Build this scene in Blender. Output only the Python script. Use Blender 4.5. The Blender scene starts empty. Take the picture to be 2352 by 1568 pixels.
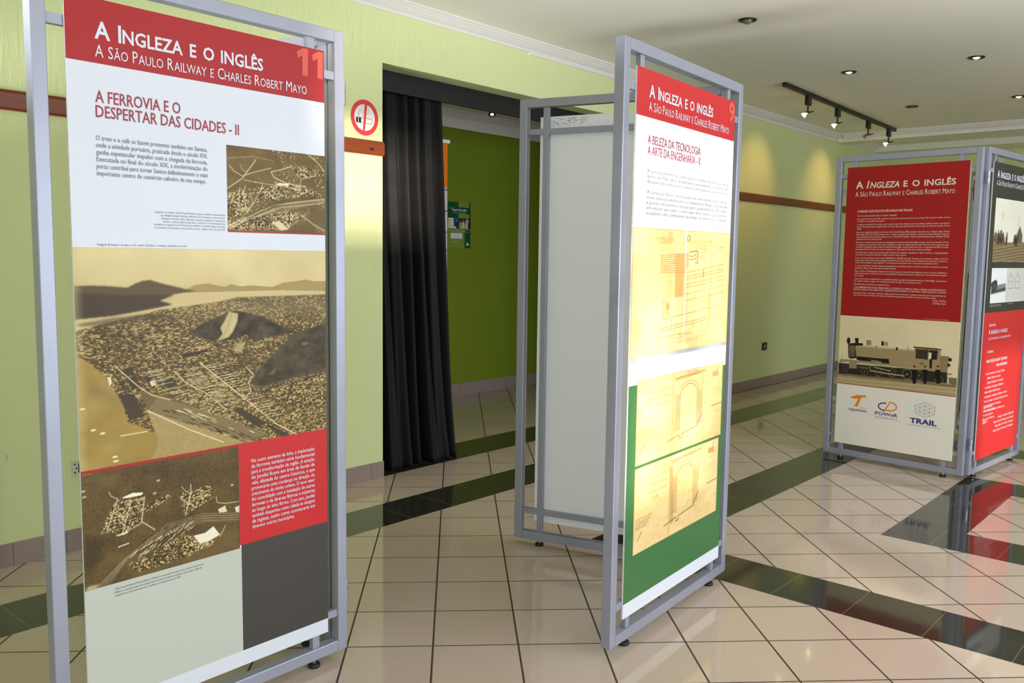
import bpy, bmesh, math, random
import numpy as np
from mathutils import Matrix, Vector

S = bpy.context.scene
COL = S.collection

# ------------------------------------------------------------------ camera
CAM_Z = 1.45
F_PX = 1999.43
yaw, pitch, roll = 0.72093739, -0.09897456, 0.0136298
fwd = Vector((math.cos(yaw) * math.cos(pitch), math.sin(yaw) * math.cos(pitch), math.sin(pitch)))
rgt = Vector((math.sin(yaw), -math.cos(yaw), 0.0))
upv = rgt.cross(fwd)
r2 = rgt * math.cos(roll) + upv * math.sin(roll)
u2 = upv * math.cos(roll) - rgt * math.sin(roll)
cd = bpy.data.cameras.new('camera')
cam = bpy.data.objects.new('camera', cd)
COL.objects.link(cam)
cd.sensor_fit = 'HORIZONTAL'
cd.sensor_width = 36.0
cd.lens = F_PX / 2352 * 36.0
cd.clip_start = 0.05
cam.matrix_world = Matrix(((r2.x, u2.x, -fwd.x, 0), (r2.y, u2.y, -fwd.y, 0), (r2.z, u2.z, -fwd.z, CAM_Z), (0, 0, 0, 1)))
S.camera = cam

# ------------------------------------------------------------------ sky, sun, daylight and added fill, exposure
W = bpy.data.worlds.new('sky')
S.world = W
W.use_nodes = True
bg = W.node_tree.nodes['Background']
bg.inputs[0].default_value = (0.80, 0.90, 1.0, 1)
bg.inputs[1].default_value = 0.7

SUN_DIR = Vector((0.70, 1.0, -0.098))
sl = bpy.data.lights.new('sun', 'SUN')
sl.energy = 8.5
sl.color = (1.0, 0.90, 0.72)
sl.angle = math.radians(2.0)
sun = bpy.data.objects.new('sun', sl)
sun.rotation_euler = SUN_DIR.to_track_quat('-Z', 'Y').to_euler()
COL.objects.link(sun)


def area(name, loc, rot, sx, sy, power, col):
    l = bpy.data.lights.new(name, 'AREA')
    l.shape = 'RECTANGLE'
    l.size = sx
    l.size_y = sy
    l.energy = power
    l.color = col
    o = bpy.data.objects.new(name, l)
    o.location = loc
    o.rotation_euler = rot
    COL.objects.link(o)
    return o


RIGHT_Y = -3.0       # inner face of the window wall on the right
BACK_X = -3.2
# daylight from the right side, followed by three fill lights added for brightness
area('daylight_right', (2.3, RIGHT_Y + 0.02, 1.35), (math.radians(90), 0, 0), 3.0, 2.3, 72, (0.78, 0.88, 1.0))  # area light just inside the right wall, not set in an opening
area('fill_right', (4.75, RIGHT_Y + 0.02, 1.45), (math.radians(90), 0, 0), 1.5, 2.0, 135, (0.78, 0.88, 1.0))  # added fill to brighten the far panel and the floor at right
area('fill_behind', (BACK_X + 0.02, -1.0, 1.4), (math.radians(90), 0, math.radians(-90)), 2.6, 1.8, 100, (0.76, 0.86, 1.0))  # added fill behind the camera for the blank panel back and left wall
area('fill_far', (6.6, RIGHT_Y + 0.02, 1.5), (math.radians(90), 0, 0), 2.0, 1.8, 38, (0.82, 0.91, 1.0))  # added fill for the far part of the room
# added uplight outside the rear wall; its slot trims the beam onto the ceiling
gg = area('ceiling_uplight', (BACK_X - 2.3, 2.7, 0.46), (math.radians(90 + 13), 0, math.radians(-97)), 2.0, 0.14, 180, (0.97, 0.97, 1.0))
gg.data.spread = math.radians(60)

S.view_settings.view_transform = 'Standard'
S.view_settings.look = 'None'
S.view_settings.gamma = 1.0
S.view_settings.use_curve_mapping = False
S.view_settings.exposure = 0.0
S.cycles.use_denoising = True
S.cycles.max_bounces = 8
S.cycles.diffuse_bounces = 5
S.cycles.glossy_bounces = 4
S.cycles.sample_clamp_indirect = 6.0
S.cycles.caustics_reflective = False
S.cycles.caustics_refractive = False


# ------------------------------------------------------------------ helpers: colour, materials
def lin1(c):
    c = c / 255.0
    return c / 12.92 if c <= 0.04045 else ((c + 0.055) / 1.055) ** 2.4


def rgb(r, g, b):
    return (lin1(r), lin1(g), lin1(b), 1.0)


def lin_arr(a):
    a = np.clip(a, 0, 255) / 255.0
    return np.where(a <= 0.04045, a / 12.92, ((a + 0.055) / 1.055) ** 2.4)


MATS = {}


def mat(name, col=None, rough=0.5, metal=0.0, spec=0.5, emit=None, strength=0.0):
    if name in MATS:
        return MATS[name]
    m = bpy.data.materials.new(name)
    m.use_nodes = True
    b = m.node_tree.nodes['Principled BSDF']
    if col:
        b.inputs['Base Color'].default_value = col
    b.inputs['Roughness'].default_value = rough
    b.inputs['Metallic'].default_value = metal
    b.inputs['Specular IOR Level'].default_value = spec
    if emit:
        b.inputs['Emission Color'].default_value = emit
        b.inputs['Emission Strength'].default_value = strength
    MATS[name] = m
    return m


class N:
    """small node-graph helper"""

    def __init__(self, m):
        self.t = m.node_tree
        self.b = self.t.nodes['Principled BSDF']

    def new(self, kind, **kw):
        n = self.t.nodes.new(kind)
        for k, v in kw.items():
            setattr(n, k, v)
        return n

    def link(self, a, b):
        self.t.links.new(a, b)

    def math(self, op, a, b=None, c=None):
        n = self.new('ShaderNodeMath', operation=op)
        for i, v in enumerate((a, b, c)):
            if v is None:
                continue
            if isinstance(v, (int, float)):
                n.inputs[i].default_value = v
            else:
                self.link(v, n.inputs[i])
        return n.outputs[0]

    def pos(self):
        n = self.new('ShaderNodeNewGeometry')
        return n.outputs['Position']

    def noise(self, vec, scale, detail=3, rough=0.5, dist=0.0):
        n = self.new('ShaderNodeTexNoise')
        n.inputs['Scale'].default_value = scale
        n.inputs['Detail'].default_value = detail
        n.inputs['Roughness'].default_value = rough
        n.inputs['Distortion'].default_value = dist
        self.link(vec, n.inputs['Vector'])
        return n.outputs[0]

    def scale(self, vec, s):
        n = self.new('ShaderNodeMapping')
        n.inputs['Scale'].default_value = s
        self.link(vec, n.inputs['Vector'])
        return n.outputs[0]

    def mix(self, f, a, b):
        n = self.new('ShaderNodeMix', data_type='RGBA')
        if isinstance(f, (int, float)):
            n.inputs[0].default_value = f
        else:
            self.link(f, n.inputs[0])
        for i, v in ((6, a), (7, b)):
            if isinstance(v, tuple):
                n.inputs[i].default_value = v
            else:
                self.link(v, n.inputs[i])
        return n.outputs[2]

    def ramp(self, f, stops):
        n = self.new('ShaderNodeValToRGB')
        e = n.color_ramp.elements
        while len(e) < len(stops):
            e.new(0.5)
        for k, (p, c) in enumerate(stops):
            e[k].position = p
            e[k].color = c
        self.link(f, n.inputs[0])
        return n.outputs[0]

    def bump(self, h, strength, dist):
        n = self.new('ShaderNodeBump')
        n.inputs['Strength'].default_value = strength
        n.inputs['Distance'].default_value = dist
        self.link(h, n.inputs['Height'])
        self.link(n.outputs[0], self.b.inputs['Normal'])


def stucco(name, c1, c2):
    """painted plaster with the vertical comb strokes of a textured render"""
    m = mat(name, c1, 0.75, spec=0.25)
    n = N(m)
    p = n.pos()
    streak = n.noise(n.scale(p, (26, 26, 3.2)), 1.0, 4, 0.6, 0.6)
    fine = n.noise(p, 160, 2)
    big = n.noise(p, 1.3, 3)
    scr = n.ramp(n.noise(n.scale(p, (34, 34, 2.4)), 1.0, 3, 0.55, 1.2), [(0.0, (1, 1, 1, 1)), (0.25, (1, 1, 1, 1)), (0.31, (0, 0, 0, 1)), (1.0, (0, 0, 0, 1))])
    base = n.mix(big, c1, c2)
    dark = n.mix(1.0, base, base)
    k = n.new('ShaderNodeMix', data_type='RGBA', blend_type='MULTIPLY')
    n.link(n.math('MULTIPLY', scr, 0.45), k.inputs[0])
    n.link(dark, k.inputs[6])
    k.inputs[7].default_value = (0.50, 0.45, 0.30, 1)
    n.link(k.outputs[2], n.b.inputs['Base Color'])
    h = n.math('ADD', n.math('MULTIPLY', streak, 0.8), n.math('MULTIPLY', fine, 0.2))
    h = n.math('SUBTRACT', h, n.math('MULTIPLY', scr, 0.35))
    n.bump(h, 0.55, 0.006)
    return m


M_WALL = stucco('green_plaster', rgb(222, 230, 168), rgb(226, 234, 178))
M_BACKWALL = stucco('dark_green_plaster', rgb(124, 142, 30), rgb(118, 136, 28))
M_CEIL = mat('ceiling_paint', rgb(243, 240, 228), 0.6, spec=0.3)
M_CORN = mat('cornice_white', rgb(238, 232, 228), 0.5)
M_WHITEWALL = mat('plain_wall_paint', rgb(196, 200, 170), 0.8)

M_STEEL = mat('silver_paint', rgb(180, 182, 194), 0.34, metal=0.3)
nn = N(M_STEEL)
nn.link(nn.mix(nn.noise(nn.pos(), 9, 4), rgb(150, 152, 168), rgb(164, 166, 182)), nn.b.inputs['Base Color'])
M_HINGE = mat('hinge_steel', rgb(170, 170, 176), 0.3, metal=0.7)
M_RUBBER = mat('black_rubber', rgb(24, 24, 24), 0.6)
M_BLACK = mat('black_metal', rgb(14, 14, 14), 0.45)
M_BOARD = mat('white_board', rgb(240, 241, 246), 0.4)


# ------------------------------------------------------------------ helpers: meshes and objects
class MB:
    """collects faces (with per-face material and optional colours) into one mesh"""

    def __init__(self):
        self.v = []
        self.f = []
        self.m = []
        self.c = []
        self.has_c = False
        self.mats = []
        self.nv = 0
        self.smooth = []

    def mi(self, m):
        if m not in self.mats:
            self.mats.append(m)
        return self.mats.index(m)

    def add(self, verts, faces, m, cols=None, smooth=False):
        k = self.nv
        verts = np.asarray(verts, float).reshape(-1, 3)
        self.v.append(verts)
        i = self.mi(m)
        for f in faces:
            self.f.append(tuple(int(a) + k for a in f))
        self.m += [i] * len(faces)
        self.smooth += [smooth] * len(faces)
        if cols is None:
            self.c.append(np.ones((len(verts), 4)))
        else:
            self.has_c = True
            self.c.append(cols)
        self.nv += len(verts)

    def box(self, x0, x1, y0, y1, z0, z1, m):
        v = [(x, y, z) for z in (z0, z1) for y in (y0, y1) for x in (x0, x1)]
        self.add(v, [(0, 2, 3, 1), (4, 5, 7, 6), (0, 1, 5, 4), (2, 6, 7, 3), (0, 4, 6, 2), (1, 3, 7, 5)], m)

    def quad(self, pts, m):
        self.add(pts, [(0, 1, 2, 3)], m)

    def prism(self, pts, axis, a, b, m):
        """extrude a 2D polygon along an axis ('x','y','z') from a to b"""
        n = len(pts)

        def P(p, t):
            return {'x': (t, p[0], p[1]), 'y': (p[0], t, p[1]), 'z': (p[0], p[1], t)}[axis]
        v = [P(p, a) for p in pts] + [P(p, b) for p in pts]
        f = [tuple(range(n))[::-1], tuple(range(n, 2 * n))]
        f += [(i, (i + 1) % n, n + (i + 1) % n, n + i) for i in range(n)]
        self.add(v, f, m)

    def tube(self, p0, p1, r0, m, r1=None, n=14, caps=True, smooth=True):
        p0, p1 = Vector(p0), Vector(p1)
        r1 = r0 if r1 is None else r1
        d = (p1 - p0).normalized()
        a = d.orthogonal().normalized()
        b = d.cross(a)
        v = []
        for p, r in ((p0, r0), (p1, r1)):
            for i in range(n):
                t = 2 * math.pi * i / n
                v.append(tuple(p + a * (r * math.cos(t)) + b * (r * math.sin(t))))
        self.add(v, [(i, (i + 1) % n, n + (i + 1) % n, n + i) for i in range(n)], m, smooth=smooth)
        if caps:
            self.add(v[:n], [tuple(range(n))[::-1]], m)
            self.add(v[n:], [tuple(range(n))], m)

    def lathe(self, c, axis, prof, m, n=24):
        """revolve profile [(radius, along)] about an axis through c"""
        c, d = Vector(c), Vector(axis).normalized()
        a = d.orthogonal().normalized()
        b = d.cross(a)
        v = []
        for r, t in prof:
            for i in range(n):
                an = 2 * math.pi * i / n
                v.append(tuple(c + d * t + a * (r * math.cos(an)) + b * (r * math.sin(an))))
        f = []
        for j in range(len(prof) - 1):
            for i in range(n):
                f.append((j * n + i, j * n + (i + 1) % n, (j + 1) * n + (i + 1) % n, (j + 1) * n + i))
        self.add(v, f, m, smooth=True)

    def build(self, name, parent=None, bevel=0.0):
        me = bpy.data.meshes.new(name)
        me.from_pydata(np.concatenate(self.v).tolist(), [], self.f)
        for m in self.mats:
            me.materials.append(m)
        me.polygons.foreach_set('material_index', self.m)
        me.polygons.foreach_set('use_smooth', self.smooth)
        if self.has_c:
            at = me.color_attributes.new('print', 'FLOAT_COLOR', 'POINT')
            at.data.foreach_set('color', np.concatenate(self.c).astype(np.float32).ravel())
        me.update()
        if bevel:
            bm = bmesh.new()
            bm.from_mesh(me)
            bmesh.ops.remove_doubles(bm, verts=bm.verts, dist=1e-5)
            bmesh.ops.recalc_face_normals(bm, faces=bm.faces)
            ed = [e for e in bm.edges if len(e.link_faces) == 2 and e.calc_face_angle(0) > 0.5]
            bmesh.ops.bevel(bm, geom=ed, offset=bevel, segments=2, affect='EDGES', profile=0.5)
            bm.to_mesh(me)
            bm.free()
        o = bpy.data.objects.new(name, me)
        COL.objects.link(o)
        if parent is not None:
            o.parent = parent
        return o


def recalc(o):
    bm = bmesh.new()
    bm.from_mesh(o.data)
    bmesh.ops.recalc_face_normals(bm, faces=bm.faces)
    bm.to_mesh(o.data)
    bm.free()
    return o


def tag(o, label, cat, group=None):
    o['label'] = label
    o['category'] = cat
    if group:
        o['group'] = group
    return o


def empty(name, loc, rz=0.0):
    o = bpy.data.objects.new(name, None)
    o.empty_display_size = 0.1
    o.location = loc
    o.rotation_euler = (0, 0, rz)
    COL.objects.link(o)
    return o


def structure(o):
    o['kind'] = 'structure'
    return o


# ------------------------------------------------------------------ the room shell
END_X = 13.2
CEIL = 3.02
WS = 0.0081             # the green wall runs very slightly skew to the floor pattern


def wy(x):
    return 4.2659 + WS * x


DOOR_L, DOOR_R, DOOR_T = 3.63, 6.95, 2.63
WALL_T = 0.15
BACKROOM_Y = 6.29


def skew(o):
    for v in o.data.vertices:
        v.co.y += WS * v.co.x
    return o


Y0 = 4.2659
# left wall with the wide doorway
b = MB()
for x0, x1, z0, z1 in ((BACK_X - .2, DOOR_L, 0, CEIL + .05), (DOOR_R, END_X + .2, 0, CEIL + .05), (DOOR_L, DOOR_R, DOOR_T, CEIL + .05)):
    b.box(x0, x1, Y0, Y0 + WALL_T, z0, z1, M_WALL)
structure(skew(b.build('wall_left')))

# floor: polished beige tiles laid at 45 degrees with black bands
M_FLOOR = mat('polished_tiles', None, 0.07, spec=0.5)
n = N(M_FLOOR)
sx = n.new('ShaderNodeSeparateXYZ')
n.link(n.pos(), sx.inputs[0])
X, Y = sx.outputs[0], sx.outputs[1]
T = 0.3178


def rule_line(coord, size, off, half):
    """1 inside a grout joint, 0 elsewhere"""
    q = n.math('DIVIDE', n.math('SUBTRACT', coord, off), size)
    fr = n.math('ABSOLUTE', n.math('SUBTRACT', q, n.math('ROUND', q)))
    return n.math('LESS_THAN', fr, half / size)


s2 = math.sqrt(0.5)
A = n.math('MULTIPLY', n.math('ADD', X, Y), s2)
B = n.math('MULTIPLY', n.math('SUBTRACT', X, Y), s2)
groutA = n.math('MAXIMUM', rule_line(A, T, 3.1218, 0.0032), rule_line(B, T, -0.3953, 0.0037))


def between(c, lo, hi):
    return n.math('MULTIPLY', n.math('GREATER_THAN', c, lo), n.math('LESS_THAN', c, hi))


def inside(cx, cy, hx, hy):
    return n.math('MULTIPLY', n.math('LESS_THAN', n.math('ABSOLUTE', n.math('SUBTRACT', X, cx)), hx),
                  n.math('LESS_THAN', n.math('ABSOLUTE', n.math('SUBTRACT', Y, cy)), hy))


def ring(cx, cy, hx, hy, w):
    return n.math('SUBTRACT', inside(cx, cy, hx, hy), inside(cx, cy, hx - w, hy - w))


band = between(Y, 3.49, 3.822)
band = n.math('MAXIMUM', band, between(Y, 4.30, 4.68))
band = n.math('MAXIMUM', band, ring(5.53, 0.62, 2.035, 1.945, 0.332))
band = n.math('MAXIMUM', band, ring(5.53, 0.62, 0.85, 0.87, 0.335))
jt = n.math('MAXIMUM', rule_line(X, 0.3265, 3.165, 0.0016), 0.0)
jt2 = rule_line(Y, 0.3105, 0.938, 0.0016)
onx = n.math('MAXIMUM', between(Y, 3.49, 3.822), between(Y, 4.30, 4.68))
onx = n.math('MAXIMUM', onx, n.math('MULTIPLY', between(Y, 2.233, 2.565), between(X, 3.83, 8)))
onx = n.math('MAXIMUM', onx, n.math('MULTIPLY', between(Y, 1.155, 1.49), between(X, 5.02, 6.1)))
joint = n.mix(onx, n.mix(1.0, jt2, jt2), n.mix(1.0, jt, jt))
var = n.noise(n.pos(), 2.2, 3)
tile_id = n.math('ADD', n.math('FLOOR', n.math('DIVIDE', n.math('SUBTRACT', A, 3.1218), T)),
                 n.math('MULTIPLY', n.math('FLOOR', n.math('DIVIDE', n.math('SUBTRACT', B, -0.3953), T)), 7.31))
wn = n.new('ShaderNodeTexWhiteNoise', noise_dimensions='1D')
n.link(tile_id, wn.inputs['W'])
cloud = n.noise(n.pos(), 38, 4, 0.65)
beige = n.mix(wn.outputs[0], rgb(202, 182, 168), rgb(208, 189, 175))
beige = n.mix(n.math('MULTIPLY', cloud, 0.35), beige, rgb(188, 171, 156))
grout = n.mix(groutA, beige, rgb(70, 52, 36))
blk = n.mix(n.math('MULTIPLY', cloud, 0.6), rgb(44, 44, 40), rgb(62, 60, 54))
blk = n.mix(joint, blk, rgb(128, 104, 72))
col = n.mix(band, grout, blk)
n.link(col, n.b.inputs['Base Color'])
ro = n.math('ADD', 0.05, n.math('MULTIPLY', groutA, n.math('MULTIPLY', n.math('SUBTRACT', 1.0, band), 0.5)))
ro = n.math('ADD', ro, n.math('MULTIPLY', n.noise(n.pos(), 5, 3), 0.03))
n.link(ro, n.b.inputs['Roughness'])
b = MB()
b.box(BACK_X - .2, END_X + .2, RIGHT_Y - .2, BACKROOM_Y + .2, -0.08, 0.0, M_FLOOR)
structure(b.build('floor'))

# ceilings: main tray, beam, second tray and the back room
b = MB()
b.box(BACK_X - .2, 11.15, RIGHT_Y - .2, wy(11), CEIL, CEIL + .08, M_CEIL)
b.box(12.55, END_X + .2, RIGHT_Y - .2, wy(12), CEIL - .08, CEIL + .06, M_CEIL)
b.box(11.45, 12.55, RIGHT_Y - .2, wy(12), CEIL, CEIL + .08, M_CEIL)
structure(b.build('ceiling'))
b = MB()
b.box(11.15, 11.45, RIGHT_Y - .2, wy(11) - .01, 2.925, CEIL + .08, M_CEIL)
structure(b.build('ceiling_beam'))
b = MB()
b.box(DOOR_L - 0.9, 10.2, Y0 + WALL_T + .06, BACKROOM_Y + .2, 2.86, 2.94, M_CEIL)
structure(b.build('ceiling_back_room'))

# back room walls
b = MB()
b.box(DOOR_L - 1.0, 10.3, BACKROOM_Y, BACKROOM_Y + .12, 0, 2.94, M_BACKWALL)
structure(b.build('wall_back_room'))
b = MB()
b.box(DOOR_L - 1.0, DOOR_L - .9, Y0 + WALL_T + .06, BACKROOM_Y, 0, 2.94, M_BACKWALL)
structure(b.build('wall_back_room_left'))
b = MB()
b.box(10.2, 10.3, Y0 + WALL_T + .1, BACKROOM_Y, 0, 2.94, M_BACKWALL)
structure(b.build('wall_back_room_right'))
# far end wall, wall behind the camera
b = MB()
b.box(END_X, END_X + .15, RIGHT_Y - .2, wy(13), 0, CEIL + .05, M_WALL)
structure(b.build('wall_end'))
b = MB()
for y0_, y1_, z0_, z1_ in ((RIGHT_Y - .2, -2.6, 0, CEIL + .05), (3.95, wy(-3), 0, CEIL + .05), (-2.6, -2.3, 0, CEIL + .05), (.3, 1.2, 0, CEIL + .05), (-2.3, .3, 0, .5), (-2.3, .3, 2.3, CEIL + .05), (1.2, 3.95, 0, .95), (1.2, 3.95, 1.12, CEIL + .05)):
    b.box(BACK_X - .15, BACK_X, y0_, y1_, z0_, z1_, M_WALL)
structure(b.build('wall_behind'))  # its opening and narrow slot are shaped for the added lights
b = MB()
b.box(-9, BACK_X - .16, -2.9, -2.75, 0, 4, M_WALL)
structure(b.build('wall_sun_blocker'))  # unseen slab added to keep the sun out of the rear openings
# right wall; unseen openings sized to aim the sun patches
OPEN = [(-2.05, -1.02, 2.30, 2.94), (-0.785, 0.06, 0.98, 2.36), (0.66, 1.02, 0.06, 0.52), (3.24, 4.12, 0.40, 1.30)]
b = MB()
xs = sorted({BACK_X - .2, END_X + .2} | {o[0] for o in OPEN} | {o[1] for o in OPEN})
for x0, x1 in zip(xs[:-1], xs[1:]):
    op = [o for o in OPEN if o[0] <= x0 + 1e-6 and o[1] >= x1 - 1e-6]
    if op:
        b.box(x0, x1, RIGHT_Y - .12, RIGHT_Y, 0, op[0][2], M_WHITEWALL)
        b.box(x0, x1, RIGHT_Y - .12, RIGHT_Y, op[0][3], CEIL + .05, M_WHITEWALL)
    else:
        b.box(x0, x1, RIGHT_Y - .12, RIGHT_Y, 0, CEIL + .05, M_WHITEWALL)
structure(b.build('wall_right'))
# window frames
for k, (x0, x1, z0, z1) in enumerate(OPEN):
    b = MB()
    t = 0.03
    yy = (RIGHT_Y - .09, RIGHT_Y - .05)
    b.box(x0, x1, *yy, z0, z0 + t, M_BLACK)
    b.box(x0, x1, *yy, z1 - t, z1, M_BLACK)
    b.box(x0, x0 + t, *yy, z0 + t, z1 - t, M_BLACK)
    b.box(x1 - t, x1, *yy, z0 + t, z1 - t, M_BLACK)
    if k == 3:                      # dense slats added to dim the sun
        for q in range(int((z1 - z0) / .05)):
            b.box(x0 + t, x1 - t, RIGHT_Y - .08, RIGHT_Y - .06, z0 + .05 * q, z0 + .05 * q + .031, M_BLACK)
    if k < 2:                       # uneven bars added to dapple the sun
        rw = np.random.default_rng(40 + k)
        for q in range(7 if k else 3):
            if k:
                xa, xb = x0 + (x1 - x0) * rw.random(), x0 + (x1 - x0) * rw.random()
                b.tube((xa, RIGHT_Y - .07, z0 + t), (xb, RIGHT_Y - .07, z1 - t), .008 + .02 * rw.random(), M_BLACK, n=8)
                za, zb_ = z0 + .1 + (z1 - z0 - .2) * rw.random(), z0 + .1 + (z1 - z0 - .2) * rw.random()
                b.tube((x0 + t, RIGHT_Y - .075, za), (x1 - t, RIGHT_Y - .075, zb_), .008 + .02 * rw.random(), M_BLACK, n=8)
            else:
                zz = z0 + .1 + .19 * q
                b.tube((x0 + t, RIGHT_Y - .07, zz), (x1 - t, RIGHT_Y - .07, zz + .02), .022, M_BLACK, n=8)
    structure(b.build('window_%d' % (k + 1)))

# cornice (swept profile), wood rail, baseboards
CP = [(0.0, 2.945), (0.012, 2.945), (0.014, 2.962), (0.03, 2.968), (0.052, 2.985), (0.056, 2.992), (0.066, 2.994), (0.072, 3.004), (0.084, 3.006), (0.09, 3.0195), (0.0, 3.0195)]
b = MB()
b.prism([(Y0 - p[0], p[1]) for p in CP], 'x', BACK_X, 11.15, M_CORN)
structure(recalc(skew(b.build('trim_1'))))
b = MB()
b.prism([(11.15 - p[0], p[1] + 0.0005) for p in CP], 'y', RIGHT_Y, wy(11.1) - .095, M_CORN)
structure(recalc(b.build('trim_2')))
b = MB()
b.prism([(Y0 - p[0], p[1]) for p in CP], 'x', 11.46, 12.54, M_CORN)
structure(recalc(skew(b.build('trim_3'))))
b = MB()
b.prism([(BACKROOM_Y - p[0] * 1.2, p[1] - 0.16 if p[1] > 2.95 else 2.70) for p in CP], 'x', DOOR_L - .9, 10.2, M_CORN)
structure(recalc(b.build('trim_4')))
b = MB()
b.box(5.05, 11.1, Y0 - .014, Y0, 2.928, 2.944, M_CORN)
tag(skew(b.build('cable_duct')), 'thin white cable duct running under the cornice on the green wall', 'duct')

M_RAIL = mat('varnished_wood', None, 0.28, spec=0.5)
n = N(M_RAIL)
p = n.pos()
g = n.noise(n.scale(p, (2.2, 2, 34)), 1.0, 4, 0.6, 1.4)
k = n.ramp(n.noise(n.scale(p, (9, 9, 22)), 1.0, 1, 0.4), [(0.0, (1, 1, 1, 1)), (0.24, (1, 1, 1, 1)), (0.29, (0, 0, 0, 1)), (1, (0, 0, 0, 1))])
c = n.mix(g, rgb(86, 34, 16), rgb(148, 70, 30))
n.link(n.mix(k, c, rgb(44, 18, 10)), n.b.inputs['Base Color'])
for k, (x0, x1) in enumerate(((BACK_X, DOOR_L), (DOOR_R, END_X))):
    b = MB()
    b.prism([(Y0, 2.056), (Y0 - .016, 2.056), (Y0 - .022, 2.066), (Y0 - .022, 2.128), (Y0 - .012, 2.144), (Y0, 2.144)], 'x', x0, x1, M_RAIL)
    structure(recalc(skew(b.build('trim_%d' % (5 + k)))))
M_BASE = mat('baseboard_tile', None, 0.3)
n = N(M_BASE)
sxx = n.new('ShaderNodeSeparateXYZ')
n.link(n.pos(), sxx.inputs[0])
q = n.math('DIVIDE', sxx.outputs[0], 0.235)
j = n.math('LESS_THAN', n.math('ABSOLUTE', n.math('SUBTRACT', q, n.math('ROUND', q))), 0.008)
n.link(n.mix(j, n.mix(n.noise(n.pos(), 9, 3), rgb(150, 132, 126), rgb(162, 144, 138)), rgb(104, 88, 82)), n.b.inputs['Base Color'])
for k, (nm, x0, x1) in enumerate((('baseboard_left', BACK_X, DOOR_L), ('baseboard_left_far', DOOR_R, END_X))):
    b = MB()
    b.box(x0, x1, Y0 - .012, Y0, 0, 0.106, M_BASE)
    structure(skew(b.build(nm)))
b = MB()
b.box(DOOR_L - .9, 10.2, BACKROOM_Y - .012, BACKROOM_Y, 0, 0.125, M_BASE)
structure(b.build('baseboard_back_room'))

# black pelmet board closing the top of the doorway
M_PELMET = mat('pelmet_black', rgb(18, 17, 17), 0.6)
b = MB()
b.box(DOOR_L - .25, DOOR_R + .2, Y0 + WALL_T + .005, Y0 + WALL_T + .03, 2.50, 2.86, M_PELMET)
tag(skew(b.build('pelmet')), 'long black pelmet board across the top of the doorway above the curtain', 'pelmet')


# ------------------------------------------------------------------ lettering (flat glyph meshes)
_glyph = {}


def glyphs(s, bold=0.0, shear=0.0, res=2):
    """flat mesh of a line of lettering, cap height scaled to 1, starting at x = 0"""
    key = (s, bold, shear, res)
    if key in _glyph:
        return _glyph[key]
    cu = bpy.data.curves.new('line', 'FONT')
    cu.body = s
    cu.size = 1.0
    cu.offset = bold
    cu.shear = shear
    cu.resolution_u = res
    cu.fill_mode = 'FRONT'
    o = bpy.data.objects.new('line', cu)
    COL.objects.link(o)
    bpy.context.view_layer.update()
    me = bpy.data.meshes.new_from_object(o.evaluated_get(bpy.context.evaluated_depsgraph_get()))
    v = np.empty(len(me.vertices) * 3)
    me.vertices.foreach_get('co', v)
    v = v.reshape(-1, 3)[:, :2]
    f = [tuple(p.vertices) for p in me.polygons]
    bpy.data.meshes.remove(me)
    bpy.data.objects.remove(o)
    bpy.data.curves.remove(cu)
    if len(v):
        v = v - np.array([v[:, 0].min(), 0])
    v = v / 0.73            # capital height of the built-in face
    _glyph[key] = (v, f)
    return v, f


def small_caps(s, bold=0.0, low=.8, gap=.52, shear=0.0):
    """title lettering: capitals, the lower case letters set as smaller capitals"""
    vs, fs, x, nv = [], [], 0.0, 0
    for word in s.split(' '):
        k = 1 if word[0].isupper() else 0
        for part, sc in ((word[:k], 1.0), (word[k:], low)):
            if not part:
                continue
            v, f = glyphs(part.upper(), bold=bold, shear=shear)
            v = v * sc
            vs.append(v + np.array([x, 0]))
            fs += [tuple(i + nv for i in q) for q in f]
            nv += len(v)
            x += v[:, 0].max() + .085
        x += gap - .085
    return np.concatenate(vs), fs


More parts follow.
